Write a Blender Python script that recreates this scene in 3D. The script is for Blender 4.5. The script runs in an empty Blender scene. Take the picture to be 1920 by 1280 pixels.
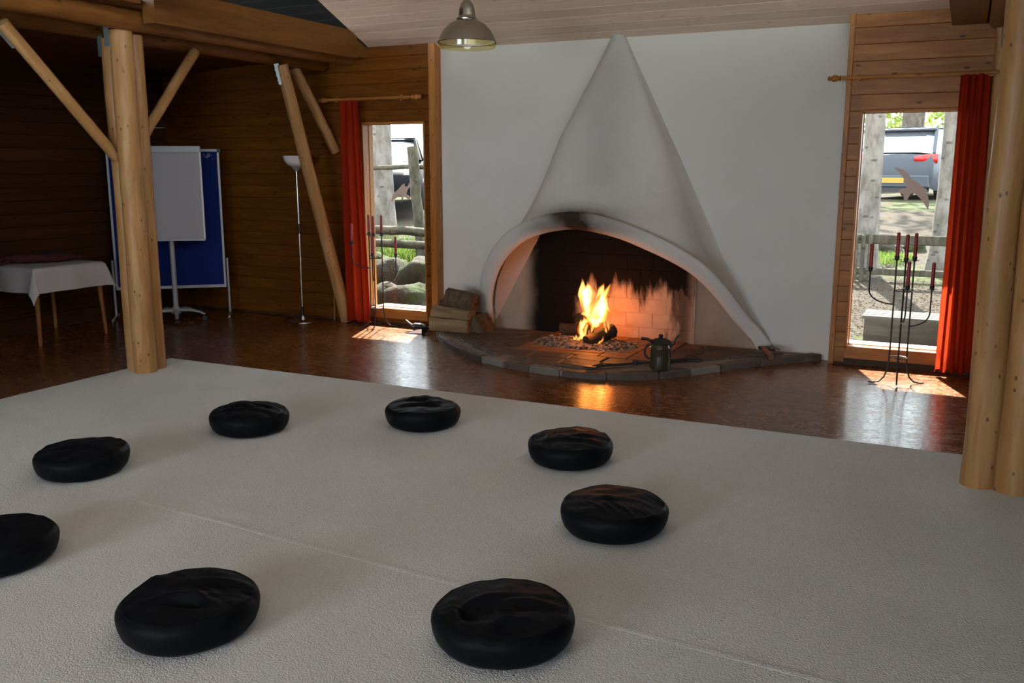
import bpy, bmesh, math, random
from mathutils import Vector, Matrix, noise
sc = bpy.context.scene
col = sc.collection
PI = math.pi
R = math.radians

# ---------------------------------------------------------------- camera
cam = bpy.data.objects.new('camera', bpy.data.cameras.new('camera'))
col.objects.link(cam)
cam.location = (0, 0, 1.6)
cam.rotation_euler = (R(90 - 10.82), 0, R(26.0))
cam.data.sensor_width = 36
cam.data.lens = 1721 / 1920 * 36
cam.data.clip_start = 0.05
cam.data.clip_end = 300
sc.camera = cam

# ---------------------------------------------------------------- world, sun, daylight
sc.view_settings.view_transform = 'Standard'
sc.view_settings.look = 'None'
sc.view_settings.gamma = 1
sc.view_settings.exposure = 0.0
w = bpy.data.worlds.new('sky')
sc.world = w
w.use_nodes = True
bgn = w.node_tree.nodes['Background']
bgn.inputs['Color'].default_value = (0.86, 0.93, 1.0, 1)
bgn.inputs['Strength'].default_value = 8.0

def lamp(name, kind, loc, rot, energy, color, **kw):
    d = bpy.data.lights.new(name, kind)
    d.energy = energy
    d.color = color
    for k, v in kw.items():
        setattr(d, k, v)
    o = bpy.data.objects.new(name, d)
    o.location = loc
    o.rotation_euler = rot
    col.objects.link(o)
    return o

# sun travels (0.33,-0.86) on plan, 45 degrees down, in through the two windows
sd = Vector((0.34, -0.94, -1.0)).normalized()
lamp('sun', 'SUN', (0, 20, 20), sd.to_track_quat('-Z', 'Y').to_euler(), 42.0, (1.0, 0.93, 0.82), angle=R(0.6))
# daylight of the big windows in the wall behind the photographer
lamp('daylight_rear', 'AREA', (-3.70, -5.02, 1.4), (R(90), 0, 0), 178, (0.80, 0.905, 1.0), shape='RECTANGLE', size=3.1, size_y=2.0)
lamp('daylight_rear_right', 'AREA', (1.35, -5.02, 1.4), (R(90), 0, 0), 60, (0.80, 0.905, 1.0), shape='RECTANGLE', size=1.9, size_y=2.0)

# ---------------------------------------------------------------- node helpers
class NT:
    def __init__(s, name):
        s.m = bpy.data.materials.new(name)
        s.m.use_nodes = True
        s.t = s.m.node_tree
        s.b = s.t.nodes['Principled BSDF']
        s.out = s.t.nodes['Material Output']
    def n(s, typ, ins=None, **kw):
        nd = s.t.nodes.new(typ)
        for k, v in kw.items():
            setattr(nd, k, v)
        for k, v in (ins or {}).items():
            s.set(nd.inputs[k], v)
        return nd
    def set(s, sock, v):
        if isinstance(v, bpy.types.NodeSocket):
            s.t.links.new(v, sock)
        elif isinstance(v, tuple) and len(v) == 3 and sock.type == 'RGBA':
            sock.default_value = (*v, 1)
        else:
            sock.default_value = v
    def math(s, op, a, b=0.0, clamp=False):
        nd = s.n('ShaderNodeMath', {0: a, 1: b}, operation=op)
        nd.use_clamp = clamp
        return nd.outputs[0]
    def mix(s, f, a, b, blend='MIX'):
        nd = s.n('ShaderNodeMix', data_type='RGBA', blend_type=blend)
        s.set(nd.inputs[0], f); s.set(nd.inputs[6], a); s.set(nd.inputs[7], b)
        return nd.outputs[2]
    def ramp(s, f, stops, interp='LINEAR'):
        nd = s.n('ShaderNodeValToRGB', {0: f})
        cr = nd.color_ramp
        cr.interpolation = interp
        while len(cr.elements) < len(stops):
            cr.elements.new(0.5)
        for e, (p, c) in zip(cr.elements, stops):
            e.position = p
            e.color = (*c, 1) if isinstance(c, tuple) else (c, c, c, 1)
        return nd.outputs[0]
    def smooth(s, v, a, b):
        nd = s.n('ShaderNodeMapRange', {0: v, 1: a, 2: b, 3: 0.0, 4: 1.0}, interpolation_type='SMOOTHSTEP')
        return nd.outputs[0]
    def coords(s, kind='Object', scale=(1, 1, 1), shift=True):
        tc = s.n('ShaderNodeTexCoord').outputs[kind]
        if shift:
            oi = s.n('ShaderNodeObjectInfo').outputs['Random']
            k = s.math('MULTIPLY', oi, 37.0)
            cb = s.n('ShaderNodeCombineXYZ', {0: k, 1: k, 2: k}).outputs[0]
            tc = s.n('ShaderNodeVectorMath', {0: tc, 1: cb}, operation='ADD').outputs[0]
        return s.n('ShaderNodeVectorMath', {0: tc, 1: scale}, operation='MULTIPLY').outputs[0]
    def noise(s, vec, scale=5, detail=4, rough=0.55, dist=0.0):
        return s.n('ShaderNodeTexNoise', {'Vector': vec, 'Scale': scale, 'Detail': detail, 'Roughness': rough, 'Distortion': dist}).outputs[0]
    def bump(s, h, strength=0.3, dist=0.01, prev=None):
        nd = s.n('ShaderNodeBump', {'Height': h, 'Strength': strength, 'Distance': dist})
        if prev is not None:
            s.set(nd.inputs['Normal'], prev)
        return nd.outputs[0]
    def done(s, color=None, rough=None, normal=None, metal=None, spec=None, **kw):
        b = s.b
        if color is not None: s.set(b.inputs['Base Color'], color)
        if rough is not None: s.set(b.inputs['Roughness'], rough)
        if normal is not None: s.set(b.inputs['Normal'], normal)
        if metal is not None: s.set(b.inputs['Metallic'], metal)
        if spec is not None: s.set(b.inputs['Specular IOR Level'], spec)
        for k, v in kw.items(): s.set(b.inputs[k], v)
        return s.m

def wood(name, base, dark, axis='x', knots=1.0, rough=0.45, var=0.25, spec=0.22, grain=1.0):
    t = NT(name)
    sx = {'x': (1, 9, 9), 'y': (9, 1, 9), 'z': (9, 9, 1)}[axis]
    v = t.coords('Object', sx)
    g = t.noise(v, 2.2, 6, 0.6, 0.5)
    g2 = t.noise(v, 9, 3, 0.6)
    kk = {'x': (6.5, 15, 15), 'y': (15, 6.5, 15), 'z': (24, 24, 13)}[axis]
    kv = t.coords('Object', kk)
    vo = t.n('ShaderNodeTexVoronoi', {'Vector': kv, 'Scale': 1.0, 'Randomness': 1.0})
    sel = t.math('GREATER_THAN', t.n('ShaderNodeSeparateColor', {0: vo.outputs['Color']}).outputs[0], 0.40 if axis == 'z' else 0.62)
    d = vo.outputs['Distance']
    kn = t.math('MULTIPLY', t.math('SUBTRACT', 1.0, t.smooth(d, 0.08, 0.20)), sel)
    kn = t.math('MULTIPLY', kn, knots)
    lo = tuple(b + (c - b) * grain for b, c in zip(base, dark))
    c = t.mix(t.smooth(g, 0.35, 0.68), lo, base)
    c = t.mix(t.math('MULTIPLY', t.smooth(g2, 0.55, 0.75), 0.35), c, dark)
    oi = t.n('ShaderNodeObjectInfo').outputs['Random']
    br = t.math('ADD', t.math('MULTIPLY', oi, var), 1 - var / 2)
    c = t.n('ShaderNodeVectorMath', {0: c, 3: br}, operation='SCALE').outputs[0]
    c = t.mix(kn, c, tuple(x * 0.28 for x in dark))
    return t.done(c, rough, t.bump(g2, 0.12, 0.004), spec=spec)

def plain(name, color, rough=0.5, metal=0.0, nscale=0, namp=0.15, bump=0.0, bscale=60, spec=0.5, **kw):
    t = NT(name)
    c = color
    if nscale:
        v = t.coords('Object')
        f = t.noise(v, nscale, 4)
        c = t.mix(f, tuple(x * (1 - namp) for x in color), tuple(min(1, x * (1 + namp)) for x in color))
    nrm = None
    if bump:
        nrm = t.bump(t.noise(t.coords('Object'), bscale, 3), bump, 0.01)
    return t.done(c, rough, nrm, metal, spec, **kw)

def emissive(name, color, s):
    t = NT(name)
    return t.done((0, 0, 0), 0.5, **{'Emission Color': (*color, 1), 'Emission Strength': s})

M = {}
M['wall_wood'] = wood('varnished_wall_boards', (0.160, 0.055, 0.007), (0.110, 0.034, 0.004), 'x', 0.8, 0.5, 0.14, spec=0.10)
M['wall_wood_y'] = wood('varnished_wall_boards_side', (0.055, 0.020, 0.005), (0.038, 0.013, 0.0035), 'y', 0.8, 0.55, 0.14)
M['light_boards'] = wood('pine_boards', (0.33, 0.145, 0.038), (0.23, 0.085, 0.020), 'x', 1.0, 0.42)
M['trim_wood'] = wood('pine_trim', (0.38, 0.165, 0.04), (0.27, 0.10, 0.022), 'z', 0.8, 0.42)
M['trim_wood_x'] = wood('pine_trim_level', (0.38, 0.16, 0.04), (0.27, 0.10, 0.022), 'x', 0.7, 0.42)
M['beam_wood'] = wood('glulam_spruce', (0.185, 0.078, 0.016), (0.135, 0.053, 0.010), 'y', 0.7, 0.5)
M['beam_wood_x'] = wood('tie_beam_spruce', (0.42, 0.20, 0.06), (0.3, 0.13, 0.04), 'x', 0.7, 0.5)
M['log_z'] = wood('peeled_log_upright', (0.40, 0.225, 0.092), (0.30, 0.148, 0.05), 'z', 1.0, 0.4, 0.15)
M['log_y'] = wood('peeled_log_level', (0.20, 0.080, 0.018), (0.135, 0.048, 0.010), 'y', 1.0, 0.42, 0.15)
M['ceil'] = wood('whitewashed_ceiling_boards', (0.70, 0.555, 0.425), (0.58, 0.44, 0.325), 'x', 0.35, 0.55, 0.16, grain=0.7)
M['ceil_dark'] = wood('dark_grey_ceiling_boards', (0.045, 0.048, 0.045), (0.03, 0.032, 0.03), 'x', 0.3, 0.6, 0.16, grain=0.7)  # darker grey board set, used left of the squared beam
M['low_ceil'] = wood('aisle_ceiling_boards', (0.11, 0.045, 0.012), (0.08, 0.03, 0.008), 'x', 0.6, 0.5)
M['backing'] = plain('dark_joint', (0.045, 0.022, 0.01), 0.8)
M['ceil_back'] = plain('pale_joint', (0.5, 0.46, 0.42), 0.8)
M['iron'] = plain('wrought_iron', (0.022, 0.02, 0.02), 0.5, 0.3)
M['candle'] = plain('red_wax', (0.26, 0.012, 0.014), 0.42)
M['wick'] = plain('wick', (0.02, 0.02, 0.02), 0.9)
M['steel'] = plain('galvanised_steel', (0.36, 0.42, 0.42), 0.45, 0.85)
M['chrome'] = plain('chrome', (0.62, 0.62, 0.64), 0.22, 1.0)
M['black'] = plain('black_plastic', (0.012, 0.012, 0.013), 0.5)
M['grey_metal'] = plain('grey_painted_metal', (0.36, 0.38, 0.39), 0.4, 0.2)
M['paper'] = plain('white_paper', (0.40, 0.39, 0.41), 0.6)
M['pen'] = plain('faded_pen', (0.45, 0.44, 0.5), 0.6)
M['felt'] = plain('blue_felt', (0.011, 0.024, 0.135), 0.95, 0, 120, 0.2, spec=0.1)
M['opal'] = plain('opal_glass', (0.78, 0.76, 0.74), 0.3)
M['white_enamel'] = plain('white_enamel', (0.82, 0.82, 0.81), 0.4)
M['decal'] = plain('beige_film', (0.62, 0.50, 0.42), 0.6)
M['white_paint'] = plain('white_paint', (0.8, 0.8, 0.78), 0.5)
M['mortar'] = plain('mortar', (0.20, 0.17, 0.145), 0.9, 0, 20, 0.2, 0.4)
M['bag'] = plain('dark_red_cloth', (0.06, 0.009, 0.010), 0.85, 0, 14, 0.75)
M['bag_dark'] = plain('dark_cloth', (0.014, 0.010, 0.013), 0.9, 0, 20, 0.4)
M['leg_wood'] = wood('table_leg_wood', (0.34, 0.16, 0.05), (0.24, 0.10, 0.03), 'z', 0.0, 0.4)

def mk_cloth():
    t = NT('white_tablecloth')
    return t.done((0.50, 0.47, 0.47), 0.85, t.bump(t.noise(t.coords('Object'), 14, 3), 0.15, 0.01), spec=0.1)
M['cloth'] = mk_cloth()

def mk_curtain():
    t = NT('red_curtain_cloth')
    v = t.coords('Object', (1, 1, 0.2))
    f = t.noise(v, 30, 3)
    c = t.mix(f, (0.24, 0.016, 0.006), (0.35, 0.028, 0.009))
    d = t.n('ShaderNodeBsdfDiffuse', {'Color': c})
    tr = t.n('ShaderNodeBsdfTranslucent', {'Color': t.mix(0.4, c, (0.58, 0.055, 0.014))})
    mx = t.n('ShaderNodeMixShader', {0: 0.40, 1: d.outputs[0], 2: tr.outputs[0]})
    t.t.links.new(mx.outputs[0], t.out.inputs[0])
    return t.m
M['curtain'] = mk_curtain()

def mk_floor():
    t = NT('strand_floor')
    v = t.coords('Object', (1, 1, 1), False)
    # short strands lying in several directions
    lays = []
    for ang, off in ((0.15, 0), (0.9, 3.1), (-0.6, 7.7), (1.6, 11.3)):
        mp = t.n('ShaderNodeMapping', {'Vector': v, 'Location': (off, off * 1.7, 0), 'Rotation': (0, 0, ang), 'Scale': (6.5, 40, 1)})
        vo = t.n('ShaderNodeTexVoronoi', {'Vector': mp.outputs[0], 'Scale': 1.0}, voronoi_dimensions='2D')
        lays.append(t.n('ShaderNodeSeparateColor', {0: vo.outputs['Color']}).outputs[0])
    sel = t.noise(v, 14, 2)
    a = t.mix(t.math('GREATER_THAN', sel, 0.5), lays[0], lays[1])
    b = t.mix(t.math('GREATER_THAN', t.noise(v, 17, 2), 0.52), lays[2], lays[3])
    f = t.mix(t.math('GREATER_THAN', t.noise(v, 21, 2), 0.5), a, b)
    big = t.noise(v, 0.9, 3)
    c = t.ramp(f, [(0.0, (0.10, 0.032, 0.006)), (0.5, (0.155, 0.053, 0.012)), (1.0, (0.235, 0.088, 0.023))])
    c = t.mix(t.math('MULTIPLY', big, 0.35), c, (0.06, 0.025, 0.01))
    rg = t.math('ADD', t.math('MULTIPLY', f, 0.12), 0.17)
    n1 = t.bump(f, 0.30, 0.004)
    n2 = t.bump(t.noise(v, 26, 3), 0.16, 0.006, n1)
    return t.done(c, rg, n2, spec=0.33)
M['floor'] = mk_floor()

def mk_carpet():
    t = NT('cream_loop_carpet')
    v = t.coords('Object', (1, 1, 1), False)
    vo = t.n('ShaderNodeTexVoronoi', {'Vector': v, 'Scale': 150.0})
    n = t.noise(v, 75, 3)
    big = t.noise(v, 1.3, 4)
    c = t.mix(t.smooth(big, 0.3, 0.7), (0.67, 0.71, 0.71), (0.74, 0.78, 0.78))
    h = t.math('ADD', t.math('MULTIPLY', vo.outputs['Distance'], -0.9), t.math('MULTIPLY', n, 1.1))
    c = t.mix(t.smooth(h, -0.1, 0.5), t.mix(0.2, c, (0.3, 0.28, 0.26)), c)
    return t.done(c, 0.95, t.bump(h, 0.42, 0.008), spec=0.12)
M['carpet'] = mk_carpet()

def mk_plaster():
    t = NT('white_plaster')
    v = t.coords('Object', (1, 1, 1), False)
    f = t.noise(v, 1.4, 5, 0.6)
    c = t.mix(t.smooth(f, 0.3, 0.75), (0.56, 0.55, 0.515), (0.61, 0.60, 0.565))
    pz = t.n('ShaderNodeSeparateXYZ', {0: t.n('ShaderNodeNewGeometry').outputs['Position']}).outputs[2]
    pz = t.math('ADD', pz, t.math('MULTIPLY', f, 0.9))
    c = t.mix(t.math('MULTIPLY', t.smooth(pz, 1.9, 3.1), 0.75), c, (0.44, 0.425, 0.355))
    at = t.n('ShaderNodeAttribute', attribute_name='soot')
    s = at.outputs['Fac']
    nz = t.noise(v, 9, 5)
    s2 = t.math('MULTIPLY', s, t.math('ADD', t.math('MULTIPLY', nz, 0.5), 0.75), True)
    c = t.mix(t.math('MINIMUM', s2, 1.0), c, (0.035, 0.024, 0.015))
    nr = t.bump(t.noise(v, 11, 5, 0.6), 0.22, 0.02)
    nr = t.bump(t.noise(v, 90, 3), 0.10, 0.004, nr)
    return t.done(c, 0.88, nr, spec=0.15)
M['plaster'] = mk_plaster()

def mk_concrete():
    t = NT('bare_grey_plaster')
    v = t.coords('Object', (1, 1, 1), False)
    f = t.noise(v, 4, 6, 0.65)
    c = t.mix(f, (0.20, 0.175, 0.135), (0.36, 0.32, 0.26))
    at = t.n('ShaderNodeAttribute', attribute_name='soot').outputs['Fac']
    c = t.mix(t.math('MULTIPLY', at, t.math('ADD', t.math('MULTIPLY', f, 0.8), 0.6), True), c, (0.012, 0.009, 0.007))
    return t.done(c, 0.95, t.bump(t.noise(v, 22, 5), 0.4, 0.01), spec=0.1)
M['concrete'] = mk_concrete()

def mk_brick():
    t = NT('sooty_firebrick')
    g = t.n('ShaderNodeNewGeometry').outputs['Position']
    sp = t.n('ShaderNodeSeparateXYZ', {0: g})
    x, z = sp.outputs[0], sp.outputs[2]
    cv = t.n('ShaderNodeCombineXYZ', {0: t.math('MULTIPLY', x, 5.0), 1: 0.0, 2: t.math('MULTIPLY', z, 1.1)}).outputs[0]
    nz = t.noise(cv, 1.4, 4, 0.6)
    # a clean pale patch low behind and right of the fire, its upper edge ragged; everything else smoked black
    nn = t.math('MULTIPLY', t.math('SUBTRACT', nz, 0.5), 0.9)
    zz = t.math('ADD', z, nn)
    up = t.smooth(zz, 0.36, 0.56)
    lft = t.smooth(t.math('ADD', x, t.math('MULTIPLY', nn, 0.25)), -3.10, -3.19)
    rgt = t.smooth(t.math('ADD', x, t.math('MULTIPLY', nn, 0.6)), -2.34, -2.24)
    rgt2 = t.math('MULTIPLY', rgt, t.smooth(x, -2.02, -2.12))
    s = t.math('MAXIMUM', up, t.math('MAXIMUM', lft, t.math('MULTIPLY', rgt2, 0.8)))
    s = t.math('MULTIPLY', s, t.math('SUBTRACT', 1.0, t.math('MULTIPLY', t.smooth(x, -2.16, -2.05), 0.55)))
    f = t.noise(t.coords('Object'), 9, 5)
    c = t.mix(f, (0.34, 0.22, 0.15), (0.52, 0.38, 0.27))
    c = t.mix(t.math('MULTIPLY', s, 0.995), c, (0.005, 0.004, 0.0035))
    return t.done(c, 0.95, t.bump(t.noise(t.coords('Object'), 30, 4), 0.35, 0.008), spec=0.15)
M['brick'] = mk_brick()

def mk_stone(name, a, b):
    t = NT(name)
    f = t.noise(t.coords('Object'), 5, 6, 0.65)
    oi = t.n('ShaderNodeObjectInfo').outputs['Random']
    c = t.mix(f, a, b)
    c = t.mix(t.math('MULTIPLY', oi, 0.6), c, (0.06, 0.055, 0.048))
    pat = t.smooth(t.noise(t.coords('Object'), 3.5, 5, 0.7), 0.56, 0.66)
    c = t.mix(t.math('MULTIPLY', pat, 0.45), c, (0.22, 0.20, 0.17))
    return t.done(c, 0.6, t.bump(t.noise(t.coords('Object'), 14, 6), 0.7, 0.02), spec=0.3)
M['flag'] = mk_stone('hearth_flagstone', (0.065, 0.048, 0.040), (0.13, 0.095, 0.076))
M['tile'] = mk_stone('hearth_brick', (0.20, 0.095, 0.055), (0.30, 0.15, 0.085))
M['rim_stone'] = mk_stone('hearth_rim_stone', (0.13, 0.12, 0.10), (0.32, 0.30, 0.26))

def mk_cushion():
    t = NT('black_cotton')
    v = t.coords('Object')
    return t.done((0.0030, 0.0042, 0.0062), 0.55, t.bump(t.noise(v, 13, 4, 0.5, 0.8), 0.22, 0.02), spec=0.09,
                  **{'Sheen Weight': 0.03, 'Sheen Roughness': 0.4, 'Sheen Tint': (0.3, 0.36, 0.5, 1)})
M['cushion'] = mk_cushion()

def mk_glass():
    t = NT('window_glass')
    tr = t.n('ShaderNodeBsdfTransparent', {'Color': (0.95, 0.97, 0.96)})
    gl = t.n('ShaderNodeBsdfGlossy', {'Color': (1, 1, 1), 'Roughness': 0.01})
    mx = t.n('ShaderNodeMixShader', {0: 0.035, 1: tr.outputs[0], 2: gl.outputs[0]})
    t.t.links.new(mx.outputs[0], t.out.inputs[0])
    return t.m
M['glass'] = mk_glass()

def mk_flame(nm, colr, st):
    t = NT(nm)
    t.t.nodes.remove(t.b)
    e = t.n('ShaderNodeEmission', {'Color': (*colr, 1), 'Strength': st})
    t.t.links.new(e.outputs[0], t.out.inputs['Volume'])
    return t.m
M['flame'] = mk_flame('flame', (1.0, 0.40, 0.085), 130.0)
M['flame_fringe'] = mk_flame('flame_fringe', (1.0, 0.20, 0.018), 26.0)

def mk_brushed():
    t = NT('brushed_steel')
    v = t.coords('Object', (1, 1, 40))
    return t.done((0.36, 0.36, 0.31), 0.26, t.bump(t.noise(v, 8, 3), 0.05, 0.002), 1.0, Anisotropic=0.6)
M['brushed'] = mk_brushed()

def mk_char():
    t = NT('charred_wood')
    f = t.noise(t.coords('Object'), 16, 5)
    c = t.mix(f, (0.004, 0.0035, 0.003), (0.035, 0.022, 0.014))
    em = t.smooth(f, 0.66, 0.74)
    return t.done(c, 0.9, t.bump(f, 0.8, 0.02), **{'Emission Color': (1.0, 0.16, 0.015, 1), 'Emission Strength': t.math('MULTIPLY', em, 1.5)})
M['char'] = mk_char()

def mk_ash():
    t = NT('wood_ash')
    f = t.noise(t.coords('Object', shift=False), 30, 5, 0.7)
    c = t.mix(t.smooth(f, 0.35, 0.7), (0.035, 0.03, 0.028), (0.42, 0.37, 0.34))
    return t.done(c, 0.95, t.bump(f, 0.8, 0.02), spec=0.1)
M['ash'] = mk_ash()

def mk_bark(name, a, b, sc_=1.0):
    t = NT(name)
    v = t.coords('Object', (1, 1, 0.45))
    f = t.noise(v, 9 * sc_, 6, 0.65)
    vo = t.n('ShaderNodeTexVoronoi', {'Vector': t.coords('Object', (1, 1, 2.2)), 'Scale': 4.5})
    k = t.math('SUBTRACT', 1.0, t.smooth(vo.outputs['Distance'], 0.10, 0.24))
    c = t.mix(t.smooth(f, 0.3, 0.7), a, b)
    c = t.mix(t.math('MULTIPLY', k, 0.7), c, tuple(x * 0.35 for x in a))
    return t.done(c, 0.9, t.bump(f, 0.7, 0.03), spec=0.15)
M['bark'] = mk_bark('spruce_bark', (0.085, 0.075, 0.064), (0.185, 0.168, 0.15))
M['bark_dark'] = mk_bark('dark_bark', (0.05, 0.043, 0.034), (0.12, 0.10, 0.08))
M['fence_wood'] = mk_bark('weathered_pole', (0.035, 0.031, 0.022), (0.085, 0.077, 0.055), 1.5)
M['firewood_in'] = wood('split_firewood', (0.27, 0.20, 0.115), (0.17, 0.11, 0.055), 'x', 0.4, 0.8, 0.3)
M['firewood_bark'] = mk_bark('firewood_bark', (0.06, 0.042, 0.026), (0.14, 0.10, 0.06), 2)
M['slat'] = wood('weathered_slat', (0.085, 0.082, 0.076), (0.055, 0.052, 0.047), 'x', 0.2, 0.85)

def mk_ground():
    t = NT('leaf_litter_ground')
    v = t.coords('Object', shift=False)
    a = t.noise(v, 0.5, 4)
    b = t.noise(v, 9, 6, 0.7)
    c = t.mix(b, (0.018, 0.014, 0.011), (0.075, 0.06, 0.046))
    g = t.math('MULTIPLY', t.smooth(a, 0.5, 0.62), t.smooth(b, 0.4, 0.6))
    c = t.mix(t.math('MULTIPLY', g, 0.7), c, (0.05, 0.09, 0.018))
    return t.done(c, 0.95, t.bump(b, 0.9, 0.06), spec=0.1)
M['ground'] = mk_ground()

def mk_rock():
    t = NT('mossy_boulder')
    v = t.coords('Object', shift=True)
    f = t.noise(v, 4, 7, 0.65)
    g = t.noise(v, 2.2, 4)
    c = t.mix(f, (0.022, 0.018, 0.014), (0.085, 0.075, 0.06))
    c = t.mix(t.math('MULTIPLY', t.smooth(g, 0.48, 0.62), 0.8), c, (0.028, 0.048, 0.012))
    return t.done(c, 0.95, t.bump(f, 0.9, 0.08), spec=0.15)
M['rock'] = mk_rock()
def leafm(name, a, b):
    t = NT(name)
    oi = t.n('ShaderNodeNewGeometry').outputs['Random Per Island']
    c = t.mix(oi, a, b)
    d = t.n('ShaderNodeBsdfDiffuse', {'Color': c})
    tr = t.n('ShaderNodeBsdfTranslucent', {'Color': c})
    mx = t.n('ShaderNodeMixShader', {0: 0.45, 1: d.outputs[0], 2: tr.outputs[0]})
    t.t.links.new(mx.outputs[0], t.out.inputs[0])
    return t.m
M['leaf'] = leafm('spring_leaves', (0.14, 0.20, 0.04), (0.32, 0.36, 0.12))
M['grass'] = leafm('grass_blades', (0.05, 0.105, 0.015), (0.14, 0.185, 0.045))
M['litter'] = leafm('dry_leaves', (0.03, 0.021, 0.014), (0.115, 0.09, 0.068))
M['car_black'] = plain('black_car_paint', (0.004, 0.0045, 0.006), 0.5, 0.0, spec=0.06)
M['car_blue'] = plain('grey_blue_car_paint', (0.045, 0.052, 0.065), 0.4, 0.0, spec=0.25)
M['car_green'] = plain('green_car_paint', (0.03, 0.22, 0.14), 0.25, 0.0, **{'Coat Weight': 1.0})
M['car_glass'] = plain('car_window', (0.35, 0.38, 0.42), 0.06, 0.85)
M['tyre'] = plain('tyre_rubber', (0.012, 0.012, 0.012), 0.8)
M['headlight'] = plain('headlight_glass', (0.75, 0.78, 0.8), 0.12, 0.4)
M['taillight'] = plain('red_tail_light', (0.35, 0.008, 0.008), 0.2)
M['plate'] = plain('white_plate', (0.82, 0.82, 0.8), 0.4)
M['plate_y'] = plain('yellow_plate', (0.35, 0.19, 0.02), 0.4)
M['jug'] = plain('green_glazed_stoneware', (0.040, 0.036, 0.020), 0.25, 0.0, 9, 0.5)
M['rust'] = plain('worn_brown_handle', (0.16, 0.07, 0.045), 0.6)
def mk_tint():
    t = NT('clear_yellow_ring')
    tr = t.n('ShaderNodeBsdfTransparent', {'Color': (0.94, 0.90, 0.66)})
    gl = t.n('ShaderNodeBsdfGlossy', {'Color': (1, 1, 1), 'Roughness': 0.1})
    mx = t.n('ShaderNodeMixShader', {0: 0.06, 1: tr.outputs[0], 2: gl.outputs[0]})
    t.t.links.new(mx.outputs[0], t.out.inputs[0])
    return t.m
M['frost'] = mk_tint()

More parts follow.
